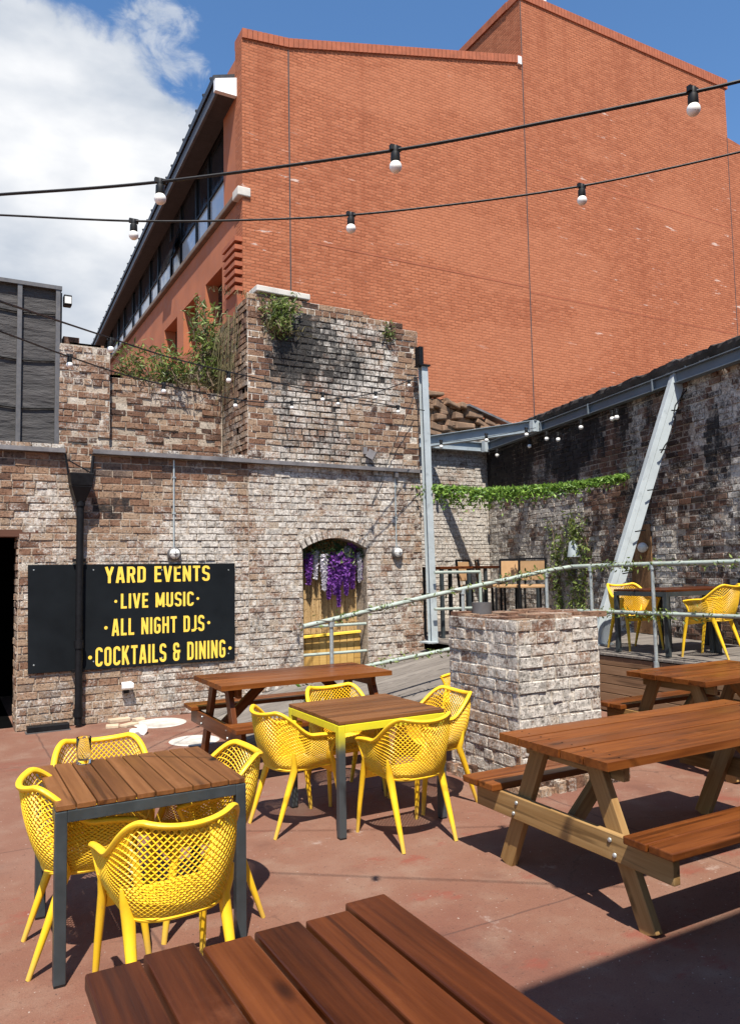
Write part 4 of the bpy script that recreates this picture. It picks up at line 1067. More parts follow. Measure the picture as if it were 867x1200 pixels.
# ------------------------------------------------------------------ picnic tables
def picnic_table(name, x0, x1, yc, label, wood_top='stain', h=0.79, planks=5, wtop=0.84, foot=0.53, bench_c=0.64, fmat='frame_wood', bmat=None):
    rt = empty(name, (x0, yc, 0), label, 'picnic table', 'picnic tables in the yard')
    Lh = x1 - x0; pw = wtop/planks
    mb = MB()
    for i in range(planks):
        dx = random.uniform(-.006, .006)
        mb.box((dx, -wtop/2 + i*pw + .004, h-.042), (Lh+dx, -wtop/2 + (i+1)*pw-.004, h + random.uniform(-.002, .002)))
        for xs in (.13, Lh-.13):
            for q in (.3, .7): mb.lathe([(.006, 0), (.0055, .0012), (.0001, .0014)], (xs+random.uniform(-.006, .006), -wtop/2 + (i+q)*pw, h+.0012), 8, mat=1)
    mb.build('tabletop', [wood_top, 'black'], rt, bevel=0.006)
    for sy in (-1, 1):
        mb = MB()
        for k in range(2):
            yy = sy*bench_c + (k-0.5)*0.145; mb.box((random.uniform(-.005, .005), yy-.069, .435), (Lh, yy+.069, .475+random.uniform(-.002, .002)))
        mb.build('bench', bmat or wood_top, rt, bevel=0.006)
    for xf in (0.13, Lh-0.13):
        inn = 1 if xf < Lh/2 else -1
        for sy in (-1, 1):
            bar_obj('leg', (xf, sy*foot, -0.0), (xf, sy*0.20, h-.043), 0.105, 0.045, fmat, rt, up=(1, 0, 0), bevel=0.004)
        bar_obj('bench_support', (xf - inn*0.046, -bench_c-.09, 0.368), (xf - inn*0.046, bench_c+.09, 0.368), 0.13, 0.043, fmat, rt, up=(1, 0, 0), bevel=0.004)
        bar_obj('top_batten', (xf + inn*0.048, -wtop/2+.05, h-.085), (xf + inn*0.048, wtop/2-.05, h-.085), 0.08, 0.043, fmat, rt, up=(1, 0, 0))
        bar_obj('brace', (xf + inn*0.03, 0.0, 0.38), (xf + inn*0.42, 0.0, h-.05), 0.045, 0.085, fmat, rt, up=(0, 0, 1))
        mb = MB()
        for sy in (-1, 1):
            for q in (0.435, 0.30):
                yy = sy*(foot - (foot-.2)*q/(h-.043)*1.0)
                mb.lathe([(0.0001, 0), (0.012, 0), (0.010, 0.006), (0.0001, 0.008)], (0, 0, 0), 10)
        for i, v in enumerate(mb.v):
            blk = i // 40; sy = (-1, -1, 1, 1)[blk]; q = (0.40, 0.335, 0.40, 0.335)[blk]
            yy = sy*(foot - (foot-.2)*q/(h-.043)); x_, y_, z_ = v
            mb.v[i] = (xf - inn*(0.0685 + z_), yy + x_, q + y_)
        mb.build('bolt_heads', 'galv', rt)
    return rt
picnic_table('picnic_table', 2.83, 4.82, 3.20, 'large red brown picnic table with pale timber legs at the right, nearest the brick pillar')
picnic_table('picnic_table', 5.40, 7.2 - .42, 4.62, 'red brown picnic table in front of the deck boards, beyond the bigger picnic table', planks=5)
picnic_table('picnic_table', 2.08, 3.76, 6.82, 'brown picnic table in front of the black sign wall, behind the yellow sprayed table', h=0.78, fmat='stain', planks=4)
# foreground plank table (no benches)
ft = empty('plank_table', (1.17, 0.35, 0), 'dark red brown plank table in the foreground cut off by the bottom picture edge', 'table')
mb = MB(); n = 6; W6 = 0.86
for i in range(n):
    ln = 1.68 + (0.022, -0.012, 0.0, -0.008, 0.018, 0.0)[i]*1.2
    mb.box((0, i*W6/n + .006, .75), (ln, (i+1)*W6/n - .006, .79 + random.uniform(-.004, .001)))
o = mb.build('tabletop', 'stain_dark', ft, bevel=0.006); o.rotation_euler.z = rad(90)
for yy in (0.25, 1.4):
    bar_obj('batten', (-0.83, yy, 0.715), (-0.03, yy, 0.715), 0.045, 0.068, 'stain_dark', ft)
    for xx in (-0.78, -0.08): bar_obj('leg', (xx, yy+.047, 0), (xx, yy+.047, 0.749), 0.07, 0.045, 'frame_wood', ft, up=(0, 1, 0))
# bird dropping smear on the foreground table
bd = MB(); 
for _ in range(7):
    x, y = 0.95 + random.gauss(0, .022), 1.30 + random.gauss(0, .025); r = random.uniform(.006, .016)
    bd.lathe([(0.0001, 0), (r, 0), (r*.7, .0015), (.0001, .002)], (x, y, 0.7945), 9)
child(bd, 'splash_mark', 'stone', ft)

# ------------------------------------------------------------------ sign
sg = empty('events_sign', (2.07, WY, 0.63), 'long black board sign with yellow capitals reading yard events, live music, all night DJs', 'sign')
a = aty(33, 662, WY-.03); b = aty(275, 660, WY-.03); c_ = aty(275, 773, WY-.03); d_ = aty(33, 790, WY-.03)
mb = MB(); ys, yb_ = WY-.042, WY-.018
P = [(d_.x, ys, d_.z), (c_.x, ys, c_.z), (c_.x, yb_, c_.z), (d_.x, yb_, d_.z), (a.x, ys, a.z), (b.x, ys, b.z), (b.x, yb_, b.z), (a.x, yb_, a.z)]
mb.hexa(P); child(mb, 'board', 'sign', sg, bevel=0.004)
mb = MB()
for u in (40, 110, 190, 268):
    for v in (668, 770):
        q = aty(u, v + (0 if v < 700 else (10 - (u-33)*.06)), ys); mb = MB(); mb.lathe([(.0001, .0), (.009, .0), (.007, .003), (.0001, .004)], (q.x, ys, q.z), 8, axis='y'); child(mb, 'screw', 'galv', sg)
ST = 0.148
def arcpts(cx, cy, rx, ry, a0, a1, n=6): return [(cx + rx*math.cos(rad(a0 + (a1-a0)*i/n)), cy + ry*math.sin(rad(a0 + (a1-a0)*i/n))) for i in range(n+1)]
h_ = ST/2
def G(ch):
    W = 0.44; l, r, bt, tp = h_, W-h_, h_, 1-h_; cx = W/2
    R = 0.125
    def ring(x0, x1, y0, y1, r_=R): return arcpts(x1-r_, y1-r_, r_, r_, 0, 90) + arcpts(x0+r_, y1-r_, r_, r_, 90, 180) + arcpts(x0+r_, y0+r_, r_, r_, 180, 270) + arcpts(x1-r_, y0+r_, r_, r_, 270, 360) + [(x1, y1-r_)]
    if ch == 'Y': return W, [[(l-.02, 1), (cx, .42)], [(r+.02, 1), (cx, .42)], [(cx, .46), (cx, 0)]]
    if ch == 'A': return W+.02, [[(h_-.01, 0), (cx-.02, 1)], [(W+.02-h_+.01, 0), (cx+.04, 1)], [(.1, .27), (W-.08, .27)]]
    if ch == 'R': return W, [[(l, 0), (l, 1)], [(l, tp)] + arcpts(r-R, tp-R, R, R, 90, 0) + arcpts(r-R, .5+R, R, R, 0, -90) + [(l, .5)], [(cx+.03, .5), (r+.01, 0)]]
    if ch == 'D': return W, [[(l, 0), (l, 1)], [(l, tp)] + arcpts(r-R, tp-R, R, R, 90, 0) + arcpts(r-R, bt+R, R, R, 0, -90) + [(l, bt)]]
    if ch == 'E': return W-.06, [[(l, 0), (l, 1)], [(l, tp), (W-.06, tp)], [(l, .51), (W-.10, .51)], [(l, bt), (W-.06, bt)]]
    if ch == 'V': return W+.02, [[(h_-.01, 1), (cx, 0)], [(W+.02-h_+.01, 1), (cx+.02, 0)]]
    if ch == 'N': return W+.02, [[(l, 0), (l, 1)], [(r+.02, 0), (r+.02, 1)], [(l, .95), (r+.02, .05)]]
    if ch == 'T': return W-.03, [[(0, tp), (W-.03, tp)], [((W-.03)/2, 0), ((W-.03)/2, 1)]]
    if ch == 'S': return W-.01, [arcpts(r-R, tp-R, R, R, -15, 90) + arcpts(l+R, tp-R, R, R, 90, 180) + arcpts(l+R, .62, R, .10, 180, 235, 3) + arcpts(r-R, .38, R, .10, 55, 0, 3) + arcpts(r-R, bt+R, R, R, 0, -90) + arcpts(l+R, bt+R, R, R, -90, -195)]
    if ch == 'L': return W-.07, [[(l, 0), (l, 1)], [(l, bt), (W-.07, bt)]]
    if ch == 'I': return ST, [[(l, 0), (l, 1)]]
    if ch == 'M': return W+.14, [[(l, 0), (l, 1)], [(r+.14, 0), (r+.14, 1)], [(l+.01, .95), (cx+.07, .12)], [(r+.13, .95), (cx+.07, .12)]]
    if ch == 'U': return W, [[(l, 1), (l, bt+R)] + arcpts(l+R, bt+R, R, R, 180, 270) + arcpts(r-R, bt+R, R, R, 270, 360) + [(r, 1)]]
    if ch == 'C': return W-.01, [arcpts(r-R, tp-R, R, R, -20, 90) + arcpts(l+R, tp-R, R, R, 90, 180) + arcpts(l+R, bt+R, R, R, 180, 270) + arcpts(r-R, bt+R, R, R, 270, 380)]
    if ch == 'G': return W, [arcpts(r-R, tp-R, R, R, -15, 90) + arcpts(l+R, tp-R, R, R, 90, 180) + arcpts(l+R, bt+R, R, R, 180, 270) + arcpts(r-R, bt+R, R, R, 270, 360) + [(r, .5)], [(cx, .49), (r+.04, .49)]]
    if ch == 'H': return W+.01, [[(l, 0), (l, 1)], [(r+.01, 0), (r+.01, 1)], [(l, .51), (r, .51)]]
    if ch == 'J': return W-.09, [[(r-.09, 1), (r-.09, bt+R)] + arcpts(r-.09-R, bt+R, R, R, 0, -90) + [(0.0, bt)]]
    if ch == 'O': return W, [ring(l, r, bt, tp)]
    if ch == 'K': return W+.02, [[(l, 0), (l, 1)], [(l+.03, .38), (r+.02, 1)], [(l+.12, .58), (r+.04, 0)]]
    if ch == '&': return W+.04, [[(r-.03, .74)] + arcpts(r-.03-.10, tp-.10, .10, .10, 0, 90) + arcpts(l+.10, tp-.10, .10, .10, 90, 180) + [(l, .64), (l+.09, .53)], [(l+.12, .52), (l, .42)] + arcpts(l+.11, bt+.11, .11, .11, 180, 270) + arcpts(r-.02-.11, bt+.11, .11, .11, 270, 360) + [(r-.02, .56)], [(l+.06, .52), (W+.04, .52)]]
    return 0.24, []
def stroke(mb, pts, fx, fz, y):
    """flat stroke of half width h_ with mitred joints; fx, fz map glyph units to metres"""
    p = [Vector(q) for q in pts]; n = len(p); lft = []; rgt = []
    for i in range(n):
        d0 = (p[i]-p[i-1]).normalized() if i else (p[1]-p[0]).normalized(); d1 = (p[i+1]-p[i]).normalized() if i < n-1 else d0
        n0 = Vector((-d0.y, d0.x)); n1 = Vector((-d1.y, d1.x)); m_ = (n0+n1)
        m_ = m_.normalized() if m_.length > 1e-4 else n0; k = h_/max(0.35, m_.dot(n0))
        lft.append(p[i]+m_*k); rgt.append(p[i]-m_*k)
    for i in range(n-1):
        q = [rgt[i], rgt[i+1], lft[i+1], lft[i]]
        mb.quad(*[(fx(v.x), y, fz(v.y, fx(v.x))) for v in q])
def text_row(txt, u0, u1, vt, vb, um, dots=()):
    A = aty(u0, (vt+vb)/2, ys); B = aty(u1, (vt+vb)/2, ys); zt = aty(um, vt, ys).z; zb = aty(um, vb, ys).z
    gaps = 0.115; Wt = sum(G(c)[0] for c in txt) + gaps*(len(txt)-1); sx = (B.x-A.x)/Wt; x = A.x; hh = zt-zb
    mb = MB()
    for c in txt:
        wd, sts = G(c)
        for k, st in enumerate(sts):
            stroke(mb, st, lambda g_, x=x: x + g_*sx, lambda g_, X: zb + g_*hh, ys - .0012 - k*.0005)
        x += (wd+gaps)*sx
    for u in dots:
        c = aty(u, (vt+vb)/2, ys); r = hh*.10
        md = MB(); n = 0; md.v += [(c.x + r*math.cos(q*.524), ys-.0015, (zt+zb)/2 + r*math.sin(q*.524)) for q in range(12)]; md.face(range(12)); child(md, 'dot', 'sign_text', sg)
    return child(mb, 'lettering', 'sign_text', sg)
text_row('YARD EVENTS', 123.5, 245.8, 663.5, 682.0, 185)
text_row('LIVE MUSIC', 142, 227, 694.5, 711.5, 185, (136, 232))
text_row('ALL NIGHT DJS', 131.5, 239.5, 723.0, 742.3, 185, (124.5, 244.8))
text_row('COCKTAILS & DINING', 112.3, 264.3, 754.2, 775.8, 188, (106, 269.7))

# ------------------------------------------------------------------ drain pipe, lamps and fittings on the wall
dp = empty('downpipe', (1.385, WY-.12, 0), 'black cast iron drainpipe with a hopper head, crossing in front of the black sign', 'drainpipe')
mb = MB(); mb.tube([(0, 0, 0.03), (0, 0, 2.62)], 0.042, 14); 
for z in (0.9, 2.55, 0.12): mb.tube([(0, 0, z), (0, 0, z+.09)], 0.054, 14)
mb.build('pipe', 'black', dp)
mb = MB()
def ringbox(z0, w0, d0, z1, w1, d1):
    mb.hexa([(-w0, -d0, z0), (w0, -d0, z0), (w0, .1, z0), (-w0, .1, z0), (-w1, -d1, z1), (w1, -d1, z1), (w1, .1, z1), (-w1, .1, z1)])
ringbox(2.6, .05, .05, 2.78, .115, .12); ringbox(2.781, .115, .12, 2.93, .135, .14)
mb.build('hopper', 'black', dp, bevel=0.008)
mb = MB(); mb.tube([(-.13, .05, 2.93), (-.16, .06, 3.17)], .012, 6); mb.tube([(.13, .05, 2.93), (.15, .06, 3.16)], .02, 6); mb.tube([(-.13, -.02, 3.08), (.11, -.02, 2.95)], .008, 6)
mb.build('stay', 'black', dp)
mb = MB()
for z in (0.62, 1.9): mb.box((-.07, .03, z), (.07, .095, z+.035))
mb.build('bracket', 'black', dp)
def bulkhead(x, z, ztop, label):
    r_ = empty('bulkhead_lamp', (x, WY-.02, z), label, 'wall lamp', 'bulkhead lamps on the wall')
    mb = MB(); mb.lathe([(0.0001, 0), (.085, 0), (.085, .035), (.07, .05), (.0001, .05)], axis='y', seg=24); mb.build('body', 'fascia_grey', r_)
    mb = MB(); mb.lathe([(.066, .051), (.060, .075), (.04, .092), (.0001, .1)], axis='y', seg=24); mb.build('lens', 'lamp_glass', r_)
    mb = MB(); mb.tube([(-.07, -.07, 0), (0, -.108, 0), (.07, -.07, 0)], .006, 6); mb.tube([(0, -.07, -.07), (0, -.106, 0), (0, -.07, .07)], .006, 6); mb.build('guard', 'fascia_grey', r_)
    mb = MB(); mb.tube([(0, -.0, .08), (0, 0, ztop - z)], .012, 8); 
    q = .5
    while q < ztop - z: mb.box((-.022, -.015, q), (.022, .01, q+.02)); q += .45
    mb.build('conduit', 'galv', r_)
bulkhead(2.51, 1.985, 3.17, 'round caged wall lamp just above the sign heading, with its conduit')
bulkhead(5.75, 1.985, 3.10, 'round caged wall lamp on the brick right of the purple flower window')
sp = empty('wall_spotlight', (1.94, WY-.01, 0.41), 'small white box spotlight low on the wall under the sign', 'light')
mb = MB(); mb.hexa([(-.07, -.12, -.02), (.07, -.12, -.02), (.06, -.02, -.05), (-.06, -.02, -.05), (-.07, -.12, .04), (.07, -.12, .04), (.06, -.02, .05), (-.06, -.02, .05)]); mb.build('housing', 'white_metal', sp, bevel=.01)
mb = MB(); mb.box((-.03, -.022, -.09), (.03, .008, -.03)); mb.build('bracket', 'black', sp)
tr = empty('metal_box', (1.06, WY-.16, 0), 'low black metal box lying on the ground at the foot of the drainpipe', 'metal box')
mb = MB(); mb.box((-.22, -.06, 0.012), (.22, .06, .075)); mb.build('body', 'black', tr, bevel=.008)
mb = MB(); mb.box((-.235, -.07, 0), (.235, .07, .011)); mb.build('base', 'fascia_grey', tr)
# bits on the ground by the wall
for i, (px, py) in enumerate(((188, 847.5), (228, 868))):
    p = atz(px, py); mb = MB(); r = (.30, .26)[i]
    mb.lathe([(.0001, 0), (r, 0), (r-.02, .007), (r-.05, .008), (r-.055, .005), (.0001, .006)], (0, 0, 0), 30)
    o = mb.build('access_cover', 'iron'); o.location = (p.x, p.y, 0.003); tag(o, ('pale oval looking round access cover set in the ground nearest the wall', 'pale round access cover set in the ground beside the picnic table leg')[i], 'cover', 'round access covers')
p = atz(155, 862)
mb = MB()
for k in range(2):
    pts = [Vector((0.03*k + .10*q/6 - .09*k*0, (-.14 + .28*q/6)*(1-.2*k), .03 + .03*math.sin(q*1.3+k))) for q in range(7)]
    mb.tube(pts, [.018, .035, .04, .05, .06, .05, .03], 8)
o = mb.build('rag', 'cloth'); o.location = p; o.rotation_euler.z = rad(-20); tag(o, 'crumpled white rag lying on the ground between the wall and the small table', 'rag')
for i, (px, py, a_) in enumerate(((140, 846, .12), (152, 851, .1), (132, 853, .07), (163, 845, .06))):
    p = atz(px, py); mb = MB(); mb.box((-a_, -.05, 0), (a_, .06, random.uniform(.015, .05)))
    o = mb.build('brick_scrap', 'cardboard', bevel=.006); o.location = p; o.rotation_euler.z = random.uniform(-.6, .6); tag(o, 'pale flat broken scrap lying at the wall foot near the white rag', 'debris', 'broken scraps at the wall foot')

# ------------------------------------------------------------------ wisteria garland in the window
ws = empty('wisteria_garland', (4.76, WY+.2, 2.1), 'artificial purple and white wisteria hanging at the head of the arched window', 'flowers')
def raceme(x, y, z0, ln, mat, wd):
    mb = MB(); n = int(ln*1250)
    for _ in range(n):
        f = random.random()**0.8; r = wd*(1 - f*.8)*random.random()**.5; an = random.random()*6.28
        mb.leaf((x + r*math.cos(an), y + r*math.sin(an)*.8, z0 - f*ln), random.uniform(.02, .036), asp=.85)
    return child(mb, 'raceme', mat, ws)
for (px, top_, bot_, mat, wd) in ((362, 648, 688, 'purple', .06), (378, 650, 695, 'white_petal', .065), (392, 648, 700, 'purple', .08), (398, 646, 690, 'purple', .07), (408, 640, 682, 'white_petal', .05), (413, 636, 694, 'purple', .06), (425, 655, 680, 'purple', .05), (421, 648, 684, 'white_petal', .045), (385, 660, 706, 'purple', .05), (404, 655, 700, 'purple', .06), (371, 646, 680, 'white_petal', .05), (396, 660, 715, 'purple', .025)):
    t_ = aty(px, top_, WY+.12); b_ = aty(px, bot_, WY+.12); raceme(t_.x, WY+.12+random.uniform(-.04, .05), t_.z, (t_.z-b_.z)*.92, mat, wd*(1.35 if mat == 'purple' else .9))
mb = MB()
for _ in range(330):
    x = random.uniform(WX0+.02, WX1-.02); z = random.uniform(1.9, arch_top(x)-.02); mb.leaf((x, WY+random.uniform(.05, .24), z), random.uniform(.03, .06), asp=.4)
child(mb, 'foliage', 'dark_green', ws)
mb = MB()
for _ in range(46):
    x = random.choice((random.gauss(5.08, .06), random.gauss(4.52, .08), random.gauss(4.85, .1))); z = random.uniform(1.72, 2.05); mb.leaf((x, WY+random.uniform(.03, .1), z), random.uniform(.03, .055), asp=.4)
child(mb, 'bright_leaves', 'leaf', ws)

# ------------------------------------------------------------------ steelwork
def ibeam(name, a, b, wid, hei, mat, parent, up=(0, 0, 1), web=.25):
    """I section as one object, mesh along local X"""
    a = Vector(a); b = Vector(b); d = b-a; ln = d.length; d.normalize(); y = Vector(up).cross(d).normalized(); z = d.cross(y).normalized()
    mb = MB(); t_ = .014
    mb.box((0, -wid/2, hei/2-t_), (ln, wid/2, hei/2)); mb.box((0, -wid/2, -hei/2), (ln, wid/2, -hei/2+t_)); mb.box((0.002, -.008, -hei/2+t_+.0005), (ln-.002, .008, hei/2-t_-.0005))
    o = mb.build(name, mat, None, bevel=.003); m = Matrix((d, y, z)).transposed().to_4x4(); m.translation = a
    o.matrix_world = m
    if parent: o.parent = parent; o.matrix_parent_inverse = Matrix.Translation(-parent.location)
    return o
ps = empty('steel_post', (6.13, 9.32, DZK-.03), 'tall pale grey steel post standing at the right edge of the ruined tower', 'post')
b0 = Vector((6.19, 9.36, 0.66)); t0 = Vector((6.125, 9.36, 4.72))
ibeam('shaft', b0, t0, .105, .105, 'steel_light', ps, up=(0, 1, 0))
mb = MB(); mb.box((6.03, 9.24, .68), (6.29, 9.48, .70)); child(mb, 'base_plate', 'steel_light', ps)
mb = MB(); mb.box((6.03, 9.30, 4.73), (6.10, 9.42, 5.0)); mb.box((6.03, 9.27, 4.715), (6.2, 9.45, 4.735)); child(mb, 'top_bracket', 'black', ps)
zB = 4.36
b2 = empty('steel_beam', rwp(0, .12, zB), 'long slate grey steel beam running along the top of the dark right hand wall', 'beam')
ibeam('beam', rwp(-4.6, .10, zB), rwp(WL-.1, .10, zB), .12, .17, 'steel_dark', b2)
mb = MB()
for s in (-.6, 1.3, 3.0, 4.6):
    P = rwp(s, .10, zB); mb.beam(P + WN*.02 - WD*.01, P + WN*.02 + WD*.01, .1, .18)
child(mb, 'stiffener', 'steel_dark', b2)
b1 = empty('steel_beam', (8.0, 13.35, zB), 'pale steel beam along the top of the far brick wall, behind the corner tie', 'beam')
ibeam('beam', (6.9, 13.36, zB), (10.28, 13.36, zB), .12, .2, 'steel', b1)
b3 = empty('steel_beam', (9.0, 12.0, zB), 'diagonal steel corner tie crossing between the far wall and the right wall', 'beam')
c0 = Vector((8.80, 13.27, zB+.02)); c1 = rwp(4.65, .2, zB+.02)
ibeam('beam', c0, c1, .14, .22, 'steel', b3)
mb = MB(); e_ = (c1-c0).normalized(); mb.beam(c1 - e_*.06 + Vector((0, 0, -.1)), c1 - e_*.06 + Vector((0, 0, .1)), .16, .10, up=(0, 1, 0)); mb.beam(Vector((10.22, 13.22, zB-.12)), Vector((10.22, 13.22, zB+.12)), .12, .12, up=(0, 1, 0)); child(mb, 'end_plate', 'steel_light', b3)
bz = empty('steel_brace', (7.62, 7.55, DZK), 'pale steel beam leaning from the deck up to the beam on the right wall', 'brace')
f0 = Vector((7.58, 7.53, DZK)); f1 = Vector((9.06, 7.24, 4.42))
mb = MB(); sd_ = Vector((.93, -.37, 0))
mb.beam(f0 - sd_*.066, f1 - sd_*.066, .078, .12, up=(-.37, -.93, 0)); mb.beam(f0 + sd_*.04, f1 + sd_*.04, .11, .10, up=(-.37, -.93, 0)); child(mb, 'shaft', 'steel_light', bz, bevel=.004)
mb = MB(); mb.beam(f1 + Vector((.06, 0, -.1)), f1 + Vector((.06, 0, .16)), .26, .03, up=(1, 0, 0)); mb.beam(f1 + Vector((.03, -.13, -.05)), f1 + Vector((.03, -.13, .14)), .12, .016, up=(0, 1, 0)); mb.box((7.42, 7.42, DZK+.001), (7.76, 7.72, DZK+.02)); child(mb, 'end_plate', 'steel', bz)
mb = MB()
for k in range(5):
    q = f0.lerp(f1, .25+k*.15); mb.beam(q + Vector((-.09, -.14, 0)), q + Vector((.09, -.15, .02)), .015, .015)
pts = [f0.lerp(f1, .99 - .3*k/10) + Vector((.02+.07*math.sin(k*1.1), -.14, 0)) for k in range(11)]
mb.tube(pts, .009, 6)
child(mb, 'cable_clip', 'black', bz)

# ------------------------------------------------------------------ railings
RYp = 7.30
hr = empty('handrail', (6.93, RYp, 0), 'two rail tube railing climbing the ramp and running along the deck edge, wound with ivy', 'railing')
def rail_top(x): return 1.16 + (x-3.2)*0.163
rail_pts = []
pa = [Vector((3.24, RYp, 1.175)), Vector((4.76, RYp, 1.43)), Vector((6.53, RYp, 1.69)), Vector((6.90, RYp-.05, 1.735)), Vector((6.935, RYp-.3, 1.74)), Vector((6.93, 6.0, 1.75)), Vector((6.93, 4.5, 1.76)), Vector((6.93, 3.0, 1.76))]
mb = MB(); mb.tube(pa, .026, 10); child(mb, 'top_rail', 'rail_pale', hr)
pm = [Vector((3.24, RYp, 0.62)), Vector((4.08, RYp, 0.73)), Vector((5.09, RYp, .83)), Vector((6.53, RYp, 1.12)), Vector((6.90, RYp-.05, 1.185)), Vector((6.935, RYp-.3, 1.19)), Vector((6.93, 6.0, 1.20)), Vector((6.93, 3.0, 1.235))]
mb = MB(); mb.tube(pm, .022, 10); child(mb, 'mid_rail', 'rail_pale', hr)
def post(x, y, z0, z1):
    mb = MB(); mb.tube([(x, y, z0), (x, y, z1)], .021, 10); mb.tube([(x, y, z0), (x, y, z0+.07)], .032, 10); o = child(mb, 'post', 'galv', hr)
    mb = MB(); mb.tube([(x, y, z1-.035), (x, y, z1+.02)], .034, 10); f = mb.build('tee_fitting', 'galv'); f.parent = o; f.matrix_parent_inverse = Matrix.Identity(4)
for (x, z1) in ((3.56, 1.21), (5.25, 1.50), (6.52, 1.67)): post(x, RYp, rz(x)-.02, z1-.02)
for (y, z1) in ((6.96, 1.735), (6.02, 1.745), (4.9, 1.75)): post(6.93, y, .60, z1-.02)
h2 = empty('handrail', (6.3, 9.3, DZK), 'short pale tube barrier by the foot of the steel post before the bar stools', 'railing')
mb = MB()
pA = aty(509, 671, 9.2); pB = aty(562, 670, 9.2); pC = aty(509, 714, 9.2); pD = aty(562, 712, 9.2)
mb.tube([pA, pB], .022, 8); child(mb, 'top_rail', 'rail_pale', h2)
mb = MB(); mb.tube([pC, pD], .02, 8); child(mb, 'mid_rail', 'rail_pale', h2)
mb = MB(); mb.tube([(pB.x, 9.2, DZK-.01), pB], .022, 8); child(mb, 'post', 'rail_pale', h2)
# ivy wound round the railing
def leaf_run(mb, pts, n, spread, size, droop=0.0, asp=.65):
    tot = [0]
    for i in range(1, len(pts)): tot.append(tot[-1] + (pts[i]-pts[i-1]).length)
    for _ in range(n):
        t_ = random.random()*tot[-1]; i = 1
        while tot[i] < t_ and i < len(tot)-1: i += 1
        q = pts[i-1].lerp(pts[i], (t_-tot[i-1])/max(1e-6, tot[i]-tot[i-1]))
        if fbm(q.x*2.2 + q.y*1.7, q.z, 81.0, 2) < -0.05 and random.random() < .75: continue
        mb.leaf(q + Vector((random.gauss(0, spread), random.gauss(0, spread), random.gauss(-droop, spread))), size*random.uniform(.6, 1.3), asp=asp)
vn = empty('climbing_ivy', (6.93, RYp, 1.5), 'thin strands of small leaved ivy twisted along the ramp and deck railing', 'ivy')
mb = MB(); leaf_run(mb, pa[:4], 650, .03, .028); leaf_run(mb, pa[4:], 650, .034, .030, .01); child(mb, 'top_leaves', 'leaf', vn)
mb = MB(); leaf_run(mb, pm[:4], 330, .026, .026); leaf_run(mb, pm[4:], 700, .036, .030, .012); child(mb, 'lower_leaves', 'leaf', vn)
mb = MB()
for P in (pa[:4], pa[4:], pm[4:]):
    k = 60; pts = []
    for i in range(k+1):
        f = i/k*(len(P)-1); j = min(int(f), len(P)-2); q = P[j].lerp(P[j+1], f-j); pts.append(q + Vector((0, .03*math.cos(i*.9), .03*math.sin(i*.9))))
    mb.tube(pts, .004, 5)
child(mb, 'stem', 'trunk', vn)

# ------------------------------------------------------------------ bar stools and high tables on the deck
def stool():
    r_ = empty('bar_stool', (0, 0, 0), '-', 'bar stool', 'tan backed bar stools')
    mb = MB(); mb.box((-.2, -.2, .72), (.2, .2, .77)); mb.build('seat', 'fabric_tan', r_, bevel=.012)
    mb = MB(); mb.hexa([(-.185, .185, .84), (.185, .185, .84), (.185, .205, .84), (-.185, .205, .84), (-.185, .225, 1.14), (.185, .225, 1.14), (.185, .245, 1.14), (-.185, .245, 1.14)]); mb.build('backrest', 'fabric_tan', r_, bevel=.006)
    mb = MB()
    for s in (-1, 1): mb.beam((s*.2, .19, .7), (s*.2, .24, 1.17), .03, .03, up=(0, 1, 0))
    mb.beam((-.2, .24, 1.165), (.2, .24, 1.165), .03, .03); mb.build('back_frame', 'black', r_)
    for sx in (-1, 1):
        for sy in (-1, 1): bar_obj('leg', (sx*.2, sy*.19, 0), (sx*.19, sy*.185, .72), .03, .03, 'black', r_, up=(0, 1, 0), bevel=.003)
    mb = MB()
    for s in (-1, 1): mb.beam((-.19, s*.19, .25), (.19, s*.19, .25), .02, .025); mb.beam((s*.195, -.18, .28), (s*.195, .18, .28), .02, .025)
    mb.build('footrest', 'black', r_)
    return r_
st0 = stool()
def onscreen(px, z, dist):
    d = ray(px, 660); q = CAM + d*dist; q.z = z; return q
for i, (px, dist, a_, lab) in enumerate(((557, 12.3, 25, 'leftmost tan backed bar stool behind the short tube barrier'), (575, 12.9, 60, 'tan backed bar stool turned sideways, second from the steel post'), (597, 12.2, -50, 'tan backed bar stool in the middle of the row, third from the steel post'), (620, 11.9, 150, 'tan backed bar stool nearest the ivy covered lamp, rightmost of the row'))):
    q = onscreen(px, DZK, dist)
    if i == 0: st0.location = q; st0.rotation_euler.z = rad(a_); st0['label'] = lab
    else: copy_tree(st0, q, rad(a_), lab)
def high_table(px, dist, label, w_=.6, l_=.6, a_=0.):
    q = onscreen(px, DZK, dist); r_ = empty('high_table', q, label, 'high table', 'high tables on the deck', rotz=rad(a_))
    mb = MB(); mb.box((-l_/2, -w_/2, 1.03), (l_/2, w_/2, 1.07)); mb.build('tabletop', 'stain_dark', r_, bevel=.006)
    for sx in (-1, 1):
        for sy in (-1, 1): bar_obj('leg', (sx*(l_/2-.05), sy*(w_/2-.05), 0), (sx*(l_/2-.05), sy*(w_/2-.05), 1.029), .05, .05, 'charcoal', r_, up=(0, 1, 0))
    return r_
high_table(522, 11.9, 'dark high table just right of the steel post, behind the short barrier')
high_table(588, 13.0, 'dark high table standing among the tan backed bar stools', l_=1.2)

